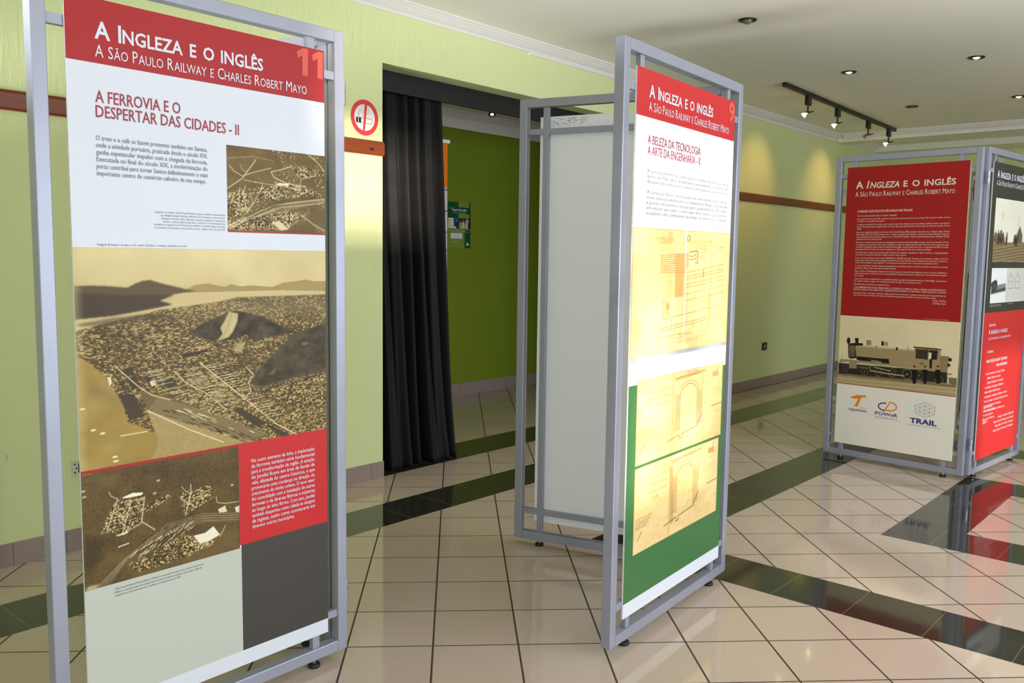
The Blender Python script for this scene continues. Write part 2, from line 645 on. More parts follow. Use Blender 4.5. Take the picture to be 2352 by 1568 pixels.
class Print:
    """a banner: white board plus printed layers, all collected into one mesh"""

    def __init__(self, u0, u1, z0, z1, face=None, thick=0.006):
        self.b = MB()
        self.b.box(u0, u1, -0.001, thick - 0.001, z0, z1, M_BOARD)
        self.ext = (u0, u1, z0, z1)

    def y(self, layer):
        return -0.0012 - 0.0004 * layer

    def rect(self, u0, u1, z0, z1, m, layer=0):
        y = self.y(layer)
        self.b.quad([(u0, y, z0), (u1, y, z0), (u1, y, z1), (u0, y, z1)], m)

    def poly(self, pts, m, layer=2):
        y = self.y(layer)
        self.b.add([(p[0], y, p[1]) for p in pts], [tuple(range(len(pts)))], m)

    def stroke(self, pts, w, m, layer=2):
        y = self.y(layer)
        for (a0, a1), (b0, b1) in zip(pts[:-1], pts[1:]):
            d = np.array([b0 - a0, b1 - a1])
            L = np.hypot(*d) or 1
            q = np.array([-d[1], d[0]]) / L * w / 2
            self.b.add([(a0 - q[0], y, a1 - q[1]), (b0 - q[0], y, b1 - q[1]), (b0 + q[0], y, b1 + q[1]), (a0 + q[0], y, a1 + q[1])], [(0, 1, 2, 3)], m)

    def text(self, s, u, z, cap, m, width=None, align='l', layer=3, smallcaps=None, **kw):
        if smallcaps:
            v, f = small_caps(s, bold=kw.get('bold', 0.0), low=smallcaps, shear=kw.get('shear', 0.0))
        else:
            v, f = glyphs(s, **kw)
        if not len(v):
            return
        v = v * cap
        if width:
            v = v * np.array([width / v[:, 0].max(), 1])
        wd = v[:, 0].max()
        off = {'l': 0, 'r': -wd, 'c': -wd / 2}[align]
        self.b.add(np.column_stack([v[:, 0] + u + off, np.full(len(v), self.y(layer)), v[:, 1] + z]), f, m)

    def photo(self, u0, u1, z0, z1, img, m, layer=1):
        """img: rows from the top, sRGB 0-255, one colour per grid vertex"""
        h, w = img.shape[:2]
        uu, zz = np.meshgrid(np.linspace(u0, u1, w), np.linspace(z1, z0, h))
        v = np.column_stack([uu.ravel(), np.full(h * w, self.y(layer)), zz.ravel()])
        i = np.arange(h * w).reshape(h, w)
        f = np.stack([i[1:, :-1], i[1:, 1:], i[:-1, 1:], i[:-1, :-1]], -1).reshape(-1, 4)
        c = np.ones((h * w, 4))
        c[:, :3] = lin_arr(img.reshape(-1, 3))
        self.b.add(v, f.tolist(), m, cols=c)


M_PHOTO = mat('printed_photograph', None, 0.45, spec=0.2)
n = N(M_PHOTO)
at = n.new('ShaderNodeAttribute', attribute_name='print')
n.link(at.outputs['Color'], n.b.inputs['Base Color'])


def ink(name, r, g, b_, rough=0.4):
    return mat('ink_' + name, rgb(r, g, b_), rough, spec=0.22)


I_WHITE = ink('white', 220, 223, 234)
I_BRICK = ink('brick_red', 172, 44, 46)
I_BRIGHT = ink('bright_red', 200, 48, 50)
I_SALMON = ink('salmon', 216, 96, 84)
I_MAROON = ink('maroon', 160, 60, 72)
I_GREYTXT = ink('grey_text', 132, 134, 142)
I_DARKTXT = ink('dark_text', 110, 110, 115)
I_CHAR = ink('charcoal', 72, 68, 64)
I_SAGE = ink('sage_grey', 196, 199, 188)
I_GREEN = ink('green', 66, 114, 68)
I_DEEP = ink('deep_red', 160, 30, 30)
I_CREAM = ink('cream', 226, 218, 200)
I_STONE = ink('stone', 238, 231, 220)
I_ORANGE = ink('orange', 236, 138, 44)
I_NAVY = ink('navy', 44, 58, 120)
I_PALEBLUE = ink('pale_blue', 150, 156, 190)
I_DARK = ink('dark_grey', 62, 60, 54)
I_BROWNLINE = ink('brown_line', 150, 84, 40)
I_SEPIALINE = ink('sepia_line', 150, 100, 50)
I_BLACKLINE = ink('black_line', 60, 50, 40)


# ------------------------------------------------------------------ raster helpers for the old photographs
def vnoise(h, w, cy, cx, rng):
    g = rng.random((int(cy) + 2, int(cx) + 2))
    y = np.linspace(0, cy, h)
    x = np.linspace(0, cx, w)
    yi, xi = y.astype(int), x.astype(int)
    fy, fx = (y - yi)[:, None], (x - xi)[None, :]
    fy, fx = fy * fy * (3 - 2 * fy), fx * fx * (3 - 2 * fx)
    a, b_ = g[yi][:, xi], g[yi][:, xi + 1]
    c_, d_ = g[yi + 1][:, xi], g[yi + 1][:, xi + 1]
    return (a * (1 - fx) + b_ * fx) * (1 - fy) + (c_ * (1 - fx) + d_ * fx) * fy


def fbm(h, w, cy, cx, rng, octv=4):
    s, a, t = 0, 1.0, 0
    for _ in range(octv):
        s = s + a * vnoise(h, w, cy, cx, rng)
        t += a
        a *= 0.55
        cy *= 2
        cx *= 2
    return s / t


class Raster:
    def __init__(self, h, w, base):
        self.h, self.w = h, w
        self.a = np.empty((h, w, 3))
        self.a[:] = base
        self.X, self.Y = np.meshgrid(np.linspace(0, 1, w), np.linspace(0, 1, h))

    def mask(self, pts, soft=0.0):
        x, y = self.X, self.Y
        m = np.zeros((self.h, self.w), bool)
        n_ = len(pts)
        for i in range(n_):
            (x0, y0), (x1, y1) = pts[i], pts[(i + 1) % n_]
            if y0 == y1:
                continue
            c_ = (y0 > y) != (y1 > y)
            m ^= c_ & (x < (x1 - x0) * (y - y0) / (y1 - y0) + x0)
        m = m.astype(float)
        if soft:
            k = max(1, int(soft * self.h))
            for _ in range(2):
                m = sum(np.roll(m, s, 0) for s in range(-k, k + 1)) / (2 * k + 1)
                m = sum(np.roll(m, s, 1) for s in range(-k, k + 1)) / (2 * k + 1)
        return m

    def paint(self, m, col, alpha=1.0):
        m = (m * alpha)[..., None]
        self.a = self.a * (1 - m) + np.asarray(col, float) * m if np.ndim(col) < 3 else self.a * (1 - m) + col * m

    def poly(self, pts, col, alpha=1.0, soft=0.0):
        self.paint(self.mask(pts, soft), col, alpha)

    def line(self, pts, wpx, col, alpha=1.0):
        x, y = self.X * self.w, self.Y * self.h
        d = np.full((self.h, self.w), 1e9)
        for (x0, y0), (x1, y1) in zip(pts[:-1], pts[1:]):
            x0, x1, y0, y1 = x0 * self.w, x1 * self.w, y0 * self.h, y1 * self.h
            dx, dy = x1 - x0, y1 - y0
            t = np.clip(((x - x0) * dx + (y - y0) * dy) / (dx * dx + dy * dy + 1e-9), 0, 1)
            d = np.minimum(d, np.hypot(x - x0 - t * dx, y - y0 - t * dy))
        self.paint(np.clip(wpx / 2 + 0.5 - d, 0, 1), col, alpha)

    def dot(self, c, rx, ry, col, alpha=1.0):
        d = np.hypot((self.X - c[0]) / rx, (self.Y - c[1]) / ry)
        self.paint(np.clip((1 - d) * 4, 0, 1), col, alpha)


def homography(quad):
    """maps the four corners (TL, TR, BR, BL) of a slanted picture to the unit square"""
    dst = [(0, 0), (1, 0), (1, 1), (0, 1)]
    M, r = [], []
    for (x, y), (u, v) in zip(quad, dst):
        M += [[x, y, 1, 0, 0, 0, -u * x, -u * y], [0, 0, 0, x, y, 1, -v * x, -v * y]]
        r += [u, v]
    hh = np.append(np.linalg.solve(np.array(M, float), np.array(r, float)), 1).reshape(3, 3)

    def fn(*pts):
        out = []
        for p in pts:
            q = hh @ np.array([p[0], p[1], 1.0])
            out.append((q[0] / q[2], q[1] / q[2]))
        return out
    return fn


SEP_D, SEP_M, SEP_L = np.array([64, 50, 33.]), np.array([132, 106, 58.]), np.array([230, 208, 152.])


def sepia(v):
    v = np.clip(v, 0, 1)[..., None]
    return np.where(v < .5, SEP_D + (SEP_M - SEP_D) * v * 2, SEP_M + (SEP_L - SEP_M) * (v * 2 - 1))


def town(h, w, rng, fy, fx, tilt=0.0, density=0.5):
    """speckle of roofs, yards and streets"""
    a = vnoise(h, w, fy, fx, rng)
    b_ = vnoise(h, w, fy * 1.7, fx * 1.5, rng)
    big = fbm(h, w, 7, 7, rng, 3)
    v = 0.6 * a + 0.4 * b_
    v = np.clip((v - 0.5) * 3.2 + density + (big - .5) * 0.8, 0, 1)
    return v


def photo_santos():
    rng = np.random.default_rng(3)
    h, w = 430, 570
    R = Raster(h, w, (0, 0, 0))
    H = homography([(448, 90), (2070, 90), (2083, 1246), (512, 1540)])
    P = lambda *p: H(*p)
    R.a = sepia(np.clip(.72 * town(h, w, rng, 205, 120, density=0.33) + .20 * fbm(h, w, 18, 14, rng, 3) - .02, 0, 1))
    # far part of the town is flatter and paler
    pale = np.clip(1 - np.abs(R.Y - 0.30) / 0.12, 0, 1) * np.clip(R.X * 1.5, 0, 1)
    R.paint(pale * 0.5, (150, 132, 92))
    # streets: bright converging lines and cross streets
    for q in np.linspace(0, 1, 16):
        R.line(P((520 + 900 * q, 600 + 40 * q), (760 + 1050 * q, 1000 + 160 * q)), 1.0, (196, 172, 116), 0.4)
    for q in np.linspace(0, 1, 12):
        R.line(P((500 + 60 * q, 620 + 330 * q), (1500 + 100 * q, 660 + 340 * q)), 0.7, (50, 42, 32), 0.4)
    # sky
    sk = fbm(h, w, 3, 4, rng, 3)
    top = R.mask(P((440, 60), (2090, 60), (2090, 350), (440, 400)))
    R.paint(top, np.array([224, 204, 152.])[None, None] + (sk[..., None] - .5) * 40 - (R.Y[..., None] * 60))
    # water and ridges
    R.poly(P((440, 330), (2090, 330), (2090, 372), (1500, 400), (1390, 430), (1000, 490), (440, 640)), (206, 186, 136), 1, 0.004)
    R.poly(P((1180, 352), (1230, 325), (1310, 312), (1400, 330), (1430, 330), (1460, 315), (1520, 328), (1600, 322), (1730, 330), (1800, 300), (1870, 292), (1940, 278), (2000, 290), (2090, 285), (2090, 352), (1800, 350), (1500, 362), (1180, 375)), (166, 142, 92))
    R.poly(P((440, 340), (640, 338), (800, 348), (850, 320), (900, 300), (950, 297), (1010, 315), (1100, 335), (1170, 352), (1240, 362), (1100, 385), (1000, 430), (1085, 452), (980, 475), (840, 505), (700, 530), (440, 560)), (92, 76, 54), 1, 0.003)
    R.poly(P((440, 385), (800, 395), (1100, 390), (1000, 430), (1085, 452), (980, 475), (700, 530), (440, 560)), (66, 54, 40), 0.9, 0.006)
    R.poly(P((470, 590), (700, 545), (900, 520), (1050, 520), (1080, 535), (800, 575), (500, 605)), (72, 60, 44), 0.6, 0.006)
    # the quarried hill and the dark hillside
    hl = 70 * (fbm(h, w, 26, 26, rng, 4) - .5)[..., None]
    R.paint(R.mask(P((1190, 640), (1260, 590), (1350, 540), (1440, 500), (1490, 487), (1560, 500), (1680, 530), (1800, 590), (1890, 620), (1700, 655), (1620, 690), (1560, 640), (1500, 670), (1380, 690), (1280, 672)), .003), np.array([64, 54, 40.]) + hl)
    R.poly(P((1450, 492), (1510, 505), (1505, 560), (1480, 620), (1450, 660), (1370, 690), (1410, 640), (1395, 600), (1425, 550)), (196, 178, 132), 1, 0.003)
    R.line(P((1470, 500), (1440, 600), (1400, 680)), 1.2, (150, 130, 90))
    R.line(P((1490, 540), (1462, 620)), 1.2, (226, 212, 170))
    R.poly(P((1500, 700), (1560, 690), (1530, 760), (1480, 750)), (190, 172, 128), .8, .004)
    R.paint(R.mask(P((1590, 960), (1640, 870), (1760, 740), (1860, 640), (1950, 600), (2090, 570), (2100, 840), (2000, 920), (1900, 960), (1700, 1000)), .005), np.array([72, 62, 46.]) + hl * .8)
    R.poly(P((1700, 900), (1760, 850), (1740, 900)), (120, 100, 66), .8)
    R.dot(P((1940, 695))[0], .02, .012, (130, 108, 70), .8)
    R.paint(R.mask(P((1600, 1000), (2100, 860), (2100, 1150), (1700, 1080)), .01), sepia(.9 * town(h, w, rng, 190, 130, density=.30)), .85)
    R.poly(P((1140, 780), (1310, 740), (1320, 755), (1160, 795)), (54, 46, 34))
    # harbour water
    wt = np.array([166, 138, 74.])[None, None] + 60 * (fbm(h, w, 6, 5, rng, 5) - .5)[..., None]
    R.paint(R.mask(P((440, 780), (500, 800), (580, 850), (680, 950), (740, 1040), (780, 1120), (810, 1215), (900, 1245), (985, 1290), (1000, 1380), (960, 1460), (480, 1580), (420, 1100)), .002), wt)
    R.poly(P((560, 950), (740, 1040), (780, 1120), (560, 1060)), (120, 98, 60), .5, .02)
    # rail yard and quay
    R.poly(P((880, 1010), (1100, 1060), (1350, 1160), (1720, 1290), (1600, 1330), (1300, 1250), (940, 1150)), (112, 92, 60), .95, .004)
    R.poly(P((930, 1140), (1500, 1320), (1700, 1330), (1400, 1420), (985, 1500), (960, 1450), (1000, 1370), (985, 1290)), (176, 152, 98), .9, .004)
    for q in np.linspace(0, 1, 9):
        R.line(P((930 + 60 * q, 1150 - 90 * q), (1200 + 120 * q, 1215 - 70 * q), (1520 + 180 * q, 1330 - 40 * q)), .9, (214, 196, 148), .75)
    for _ in range(60):
        q, s = rng.random(), rng.random()
        c_ = P((1000 + 600 * q, 1110 + 200 * q + 90 * (s - .5)))[0]
        R.line([c_, (c_[0] + .02, c_[1] + .014)], 1.3, (60, 50, 36) if s > .4 else (230, 216, 172))
    R.line(P((930, 1140), (1200, 1260), (1420, 1340)), 2.2, (232, 218, 176))
    dark = (66, 56, 42)
    for q in (((750, 1035), (850, 1042), (915, 1180), (820, 1202)), ((770, 880), (830, 862), (850, 910), (790, 922)), ((803, 932), (860, 920), (886, 995), (832, 1002)),
              ((1030, 937), (1095, 922), (1128, 985), (1062, 1002)), ((1480, 1132), (1530, 1115), (1690, 1212), (1640, 1242)), ((1690, 1232), (1715, 1224), (1850, 1290), (1810, 1300)),
              ((920, 930), (990, 918), (1010, 960), (945, 985))):
        R.poly(P(*q), dark)
    R.poly(P((945, 955), (975, 935), (995, 970), (960, 985)), (226, 210, 168))
    R.line(P((500, 800), (600, 830), (700, 890), (760, 960), (800, 1040)), 3.0, (70, 58, 42))
    R.line(P((730, 860), (880, 990), (960, 1040), (1080, 1070)), 2.0, (220, 204, 160))
    R.line(P((1100, 885), (1180, 960), (1300, 1020), (1440, 1130)), 2.0, (222, 206, 160))
    R.line(P((1270, 830), (1420, 950), (1560, 1060), (1760, 1220), (1900, 1290)), 2.4, (226, 210, 166))
    R.line(P((1560, 850), (1610, 900), (1580, 950), (1595, 1010), (1550, 1060)), 2.0, (226, 210, 166))
    R.line(P((1120, 880), (1500, 820)), 1.5, (216, 200, 150), .7)
    R.line(P((1180, 960), (1560, 880)), 1.5, (216, 200, 150), .7)
    R.line(P((1250, 1000), (1560, 930)), 1.5, (216, 200, 150), .7)
    for k_ in range(26):            # rows of house fronts catching the light along the avenues
        q = k_ / 25
        for x0_, y0_, x1_, y1_ in ((1300, 850, 1720, 1190), (1130, 910, 1420, 1110), (900, 900, 1080, 1040)):
            a_, c_ = x0_ + (x1_ - x0_) * q, y0_ + (y1_ - y0_) * q
            L_ = 70 + 60 * rng.random()
            if rng.random() > .35:
                R.line(P((a_ + 8, c_ - 4), (a_ + L_, c_ - 4 - L_ * .22)), 1.1, (232, 216, 168), .8)
                R.line(P((a_ + 10, c_ + 6), (a_ + L_, c_ + 6 - L_ * .22)), 1.3, (58, 46, 32), .7)
    R.line(P((765, 1305), (930, 1275)), 2.2, (230, 214, 170))
    R.line(P((1005, 780), (1010, 880)), 1.6, (60, 50, 36))
    R.poly(P((675, 930), (700, 925), (705, 970), (690, 985)), (226, 214, 176))
    for p in ((520, 1135), (730, 1440), (735, 1468), (650, 1290), (590, 1270)):
        R.dot(P(p)[0], .011, .006, (236, 224, 184))
    # worn paper edge
    R.paint(np.clip(1 - R.X / .03, 0, 1) * .5, (206, 188, 140))
    R.paint(fbm(h, w, 6, 6, rng, 3) * .10, (200, 172, 104))
    return R.a


def photo_workshops():
    rng = np.random.default_rng(11)
    h, w = 170, 230
    R = Raster(h, w, (0, 0, 0))
    P = homography([(1343, 152), (2268, 248), (2265, 990), (1350, 968)])
    R.a = sepia(.34 + .34 * (fbm(h, w, 6, 6, rng, 4) - .4) + .10 * (vnoise(h, w, 90, 110, rng) - .5))
    sp = (vnoise(h, w, 85, 110, rng) > .80) * (fbm(h, w, 5, 5, rng, 2) > .48)
    R.paint(sp * .8, (216, 200, 156))
    for q in (((1340, 620), (1480, 560), (1560, 640), (1540, 760), (1400, 860), (1340, 840)), ((1930, 380), (2060, 350), (2200, 390), (2180, 470), (2040, 460)), ((1340, 880), (1900, 780), (2100, 800), (1900, 960), (1340, 960)), ((1580, 560), (2050, 520), (2240, 620), (1700, 680))):
        R.paint(R.mask(P(*q), .01), sepia(town(h, w, rng, 80, 100, density=.42)), .9)
    L = (220, 204, 164)
    for pts, wd in ((((1340, 575), (1490, 470), (1620, 290)), 2.4), (((1370, 350), (1410, 400), (1490, 450), (1600, 410), (1760, 370)), 2), (((1960, 345), (1850, 385), (1760, 405), (1790, 460), (1900, 510), (2030, 540)), 2.6), (((2110, 235), (2200, 310), (2266, 400)), 2.2),
                    (((2030, 560), (2040, 470), (2180, 440), (2200, 380)), 2), (((1500, 485), (1700, 520), (1840, 540), (2040, 575)), 1.6), (((1340, 935), (1480, 850), (1600, 700), (1680, 530)), 1.8), (((1360, 925), (1560, 830), (1800, 720), (2260, 660)), 2), (((1380, 935), (1600, 840), (1850, 745), (2250, 700)), 1.6),
                    (((1480, 760), (1560, 755), (1590, 700), (1570, 640)), 1.4), (((2060, 830), (2150, 900), (2260, 965)), 2.2), (((1460, 560), (1460, 700), (1430, 820)), 1.6), (((1520, 740), (1500, 620), (1520, 540)), 1.8), (((1470, 330), (1490, 390), (1540, 410)), 1.2), (((1345, 280), (1600, 260), (1780, 300)), .8)):
        R.line(P(*pts), wd * .8, L, .9)
    for q in np.linspace(0, 1, 9):
        R.line(P((1345 + 90 * q, 945), (1560 + 60 * q, 850 - 30 * q), (1900, 770 - 110 * q), (2260, 690 - 60 * q)), .8, L if q < .7 else (60, 50, 36), .6)
    for k_ in range(8):
        R.line(P((1700 + 40 * k_, 640 - 12 * k_), (1800 + 34 * k_, 690 - 14 * k_)), 1.2, (226, 212, 176) if k_ % 2 else (56, 46, 32), .8)
    R.poly(P((1820, 508), (1930, 520), (1925, 542), (1815, 530)), (236, 226, 196))
    R.poly(P((1760, 890), (1830, 870), (1920, 950), (1850, 965)), (220, 206, 172))
    R.poly(P((2130, 800), (2270, 760), (2270, 960), (2200, 900), (2100, 850)), (112, 92, 58), .8, .01)
    R.poly(P((1440, 760), (1550, 740), (1560, 780), (1460, 790)), (206, 190, 150), .6, .01)
    return R.a


def photo_village():
    rng = np.random.default_rng(23)
    h, w = 210, 310
    R = Raster(h, w, (0, 0, 0))
    P = homography([(12, 372), (1420, 95), (1452, 1003), (82, 1412)])
    R.a = sepia(.20 + .34 * (fbm(h, w, 5, 6, rng, 4) - .38) + .22 * (vnoise(h, w, 100, 150, rng) - .5))
    R.poly(P((80, 380), (400, 370), (300, 500), (150, 480)), (126, 104, 66), .5, .04)
    R.poly(P((330, 1100), (1440, 800), (1450, 1010), (500, 1290)), (128, 106, 66), .4, .04)
    B_ = (222, 208, 172)
    for q in (((330, 600), (590, 560), (570, 790), (400, 890), (200, 890)), ((560, 650), (800, 530), (830, 560), (620, 700)), ((900, 520), (1180, 440), (1200, 560), (950, 720)), ((470, 1180), (950, 880), (1250, 950), (1000, 1080), (560, 1230))):
        R.paint(R.mask(P(*q), .006), sepia(town(h, w, rng, 95, 130, density=.34)), .9)
    for k_ in range(5):
        R.line(P((350 - 36 * k_, 620 + 70 * k_), (590 - 20 * k_, 570 + 60 * k_)), 1, B_, .7)
    for pts, wd in ((((350, 580), (260, 880)), 1.8), (((470, 600), (400, 890)), 1.8), (((590, 560), (570, 780), (690, 850)), 2), (((270, 520), (290, 560), (350, 580)), 1.4), (((1000, 440), (1005, 520), (960, 720)), 1.8), (((1230, 550), (1240, 600), (1320, 605), (1440, 585)), 1.5), (((400, 890), (560, 800)), 1.6), (((920, 460), (950, 500), (1000, 520)), 1.3), (((1270, 900), (1320, 800)), 1.6)):
        R.line(P(*pts), wd, B_, .9)
    R.poly(P((380, 575), (480, 525), (580, 520), (560, 545), (450, 570)), (242, 236, 214))
    for q in np.linspace(0, 1, 12):
        R.line(P((160 + 120 * q, 1400 - 20 * q), (420 + 60 * q, 1120 - 40 * q), (800 + 40 * q, 800 + 60 * q), (1120, 700 + 80 * q), (1440, 690 + 70 * q)), .9, [B_, (60, 48, 34), (176, 154, 110)][int(q * 11) % 3], .65)
    for _ in range(70):
        q = rng.random()
        s = rng.random()
        c_ = P((460 + 560 * q, 1100 - 330 * q + 150 * (s - .5)))[0]
        R.line([c_, (c_[0] + .02, c_[1] - .022)], 1.1, (236, 224, 192) if s > .4 else (50, 42, 30))
    R.poly(P((1140, 870), (1210, 812), (1270, 885), (1180, 940), (1090, 965), (1040, 900)), (240, 232, 210))
    R.poly(P((1250, 660), (1310, 625), (1330, 680), (1260, 690)), (226, 214, 180))
    R.poly(P((1400, 640), (1440, 620), (1440, 685), (1410, 680)), (244, 238, 220))
    R.line(P((780, 830), (870, 930)), 1.4, (70, 56, 38))
    R.poly(P((340, 910), (460, 860), (440, 890), (360, 915)), (226, 214, 180))
    R.line(P((370, 1010), (460, 975)), 2, (236, 226, 196))
    for p in ((40, 520), (50, 570), (710, 410), (680, 525), (1370, 440)):
        R.dot(P(p)[0], .014, .012, (206, 190, 150), .8)
    R.poly(P((82, 1412), (110, 1365), (220, 1340), (160, 1400)), (226, 206, 156), .8, .01)
    R.poly(P((40, 900), (200, 950), (230, 1100), (120, 1250), (60, 1200)), (56, 46, 32), .6, .03)
    return R.a


def photo_locomotive():
    rng = np.random.default_rng(5)
    h, w = 190, 320
    R = Raster(h, w, (0, 0, 0))
    P = homography([(78, -96), (1718, 0), (1660, 1028), (45, 828)])
    R.a[:] = np.array([228, 211, 170.])
    R.a += 14 * (fbm(h, w, 4, 4, rng, 3) - .5)[..., None]
    D, Mi, Li, Bd = (34, 30, 24), (96, 84, 62), (186, 168, 130), (164, 142, 102)
    R.poly(P((40, 690), (1680, 880), (1670, 1040), (40, 840)), (186, 166, 124))
    R.poly(P((40, 680), (1680, 870), (1680, 905), (40, 730)), (108, 92, 64), .8, .01)
    for o_ in (0, 45, 95):
        R.line(P((40, 750 + o_), (1680, 905 + o_)), 1.2, (118, 98, 66), .7)
    R.poly(P((1560, 765), (1680, 775), (1680, 890), (1560, 850)), (120, 108, 80))
    # underframe and wheels
    R.poly(P((60, 560), (1540, 690), (1540, 850), (60, 700)), D, .93, .004)
    for c_, r_ in (((150, 640), 50), ((415, 680), 50), ((600, 690), 58), ((785, 705), 58), ((990, 720), 75), ((1155, 740), 60), ((1430, 800), 55)):
        p0 = P(c_)[0]
        R.dot(p0, r_ / 1620, r_ / 900, (150, 134, 104))
        R.dot(p0, r_ * .87 / 1620, r_ * .87 / 900, (40, 34, 26))
        R.dot(p0, r_ * .25 / 1620, r_ * .25 / 900, (120, 106, 80))
    R.line(P((540, 620), (760, 675)), 2.4, (176, 158, 120))
    R.line(P((500, 670), (740, 715), (950, 742)), 2.8, (190, 174, 138))
    R.line(P((330, 620), (490, 635)), 2, (140, 124, 92))
    R.line(P((490, 575), (490, 680)), 2, (150, 134, 100))
    R.poly(P((205, 550), (308, 555), (305, 640), (205, 635)), (150, 130, 96))
    # smokebox, tanks, boiler, cab
    R.poly(P((185, 310), (290, 300), (300, 500), (215, 505), (190, 480)), (52, 44, 34))
    R.dot(P((240, 360))[0], .035, .06, (132, 114, 84), .8)
    R.poly(P((200, 400), (280, 400), (280, 470), (200, 480)), (120, 104, 76), .7)
    R.poly(P((290, 310), (1090, 380), (1090, 420), (290, 340)), (196, 180, 144))
    R.poly(P((285, 335), (1095, 400), (1090, 630), (745, 575), (742, 520), (300, 470)), Bd)
    R.poly(P((300, 470), (740, 510), (748, 575), (500, 555), (300, 520)), D)
    R.poly(P((500, 520), (640, 545), (640, 565), (500, 545)), (196, 182, 146), .7)
    R.poly(P((70, 510), (190, 512), (1090, 615), (1090, 640), (180, 545), (70, 560)), (156, 138, 104))
    R.poly(P((1090, 350), (1450, 375), (1440, 530), (1560, 475), (1540, 700), (1090, 650)), Bd)
    R.poly(P((1440, 465), (1565, 472), (1540, 700), (1430, 690)), (142, 124, 92))
    R.poly(P((1070, 335), (1460, 370), (1460, 388), (1080, 355)), (70, 60, 44))
    R.poly(P((1105, 370), (1275, 380), (1270, 520), (1105, 500)), (60, 52, 40))
    R.poly(P((1280, 385), (1410, 395), (1400, 520), (1280, 515)), (44, 38, 30))
    R.poly(P((1282, 415), (1322, 425), (1320, 505), (1282, 515)), (226, 214, 184))
    R.poly(P((1295, 520), (1335, 500), (1330, 640), (1295, 640)), D)
    R.dot(P((1185, 572))[0], .016, .018, (60, 50, 38))
    R.dot(P((1185, 572))[0], .010, .011, (150, 134, 104))
    # chimney, domes, lamp
    R.poly(P((275, 220), (330, 225), (322, 290), (385, 295), (385, 330), (190, 315), (200, 295), (285, 285)), D)
    R.dot(P((192, 258))[0], .018, .055, D)
    R.poly(P((432, 245), (500, 250), (500, 320), (432, 315)), (150, 132, 98))
    R.poly(P((635, 262), (670, 265), (670, 330), (635, 325)), D)
    R.poly(P((680, 270), (725, 275), (725, 333), (680, 330)), (160, 142, 106))
    R.poly(P((835, 345), (860, 345), (860, 390), (835, 385)), D)
    R.line(P((1000, 335), (1000, 400)), 1.2, (90, 78, 58))
    R.line(P((570, 325), (570, 365)), 1.6, (70, 60, 44))
    R.dot(P((1578, 520))[0], .016, .028, D)
    R.dot(P((1560, 595))[0], .016, .028, (70, 60, 44))
    R.line(P((1540, 720), (1600, 722)), 2, (60, 52, 38))
    R.line(P((110, 440), (110, 520)), 1, (110, 96, 70))
    # three men standing beside it
    for x_ in (1090, 1235, 1412):
        R.dot(P((x_, 625))[0], .010, .020, (150, 126, 94))
        R.dot(P((x_, 612))[0], .012, .012, D)
        R.poly(P((x_ - 38, 655), (x_ + 38, 660), (x_ + 32, 760), (x_ + 22, 855), (x_ - 22, 850), (x_ - 32, 750)), (26, 24, 20))
    return R.a


def photo_people():
    rng = np.random.default_rng(8)
    h, w = 120, 150
    R = Raster(h, w, (226, 222, 204))
    R.a += 10 * (fbm(h, w, 4, 4, rng, 3) - .5)[..., None]
    R.poly([(0, .70), (1, .66), (1, 1), (0, 1)], (128, 112, 82))
    for k_ in range(12):
        y_ = .72 + .025 * k_
        R.line([(0, y_ + .08), (1, y_ - .05)], 1.6, (84, 72, 52) if k_ % 2 else (164, 146, 108), .6)
    for k_ in range(34):
        x_ = rng.random()
        x_ = x_ * .34 if k_ < 22 else .48 + .24 * x_
        hh_ = .06 + .13 * rng.random() * (1 if k_ < 22 else .8)
        b_ = .66 + .08 * rng.random()
        R.poly([(x_, b_), (x_ + .030, b_), (x_ + .026, b_ - hh_), (x_ + .004, b_ - hh_)], (46 + 30 * rng.random(), 42, 34), .85, .006)
        R.dot((x_ + .015, b_ - hh_ - .012), .011, .017, (100, 86, 66))
    R.poly([(0, .62), (.04, .52), (.10, .60), (.10, .68), (0, .70)], (96, 84, 64), .8, .01)
    R.line([(.62, .68), (.64, .25)], 1.2, (120, 112, 92), .7)
    R.poly([(.60, .55), (.68, .40), (.76, .55), (.76, .68), (.60, .68)], (70, 62, 48), .8)
    R.dot((.2, .25), .05, .08, (190, 184, 164), .4)
    return R.a


def photo_machine():
    rng = np.random.default_rng(9)
    h, w = 80, 160
    R = Raster(h, w, (226, 228, 226))
    R.poly([(.42, 0), (1, 0), (1, 1), (.42, 1)], (206, 204, 194))
    R.poly([(0, .42), (.10, .34), (.16, .36), (.18, .50), (.4, .46), (.42, .66), (.02, .74)], (60, 60, 60), .9, .01)
    R.poly([(.14, .50), (.40, .44), (.41, .56), (.15, .62)], (130, 130, 130))
    R.line([(0, .5), (.12, .36), (.17, .55), (.02, .7)], 2.4, (24, 24, 24))
    for x_ in (.54, .74):
        R.line([(x_, .15), (x_ - .05, .3), (x_ - .05, .6), (x_ + .07, .6), (x_ + .07, .3), (x_, .15)], 1.2, (120, 116, 108))
        R.line([(x_ - .03, .4), (x_ + .05, .4)], 1, (120, 116, 108))
    return R.a


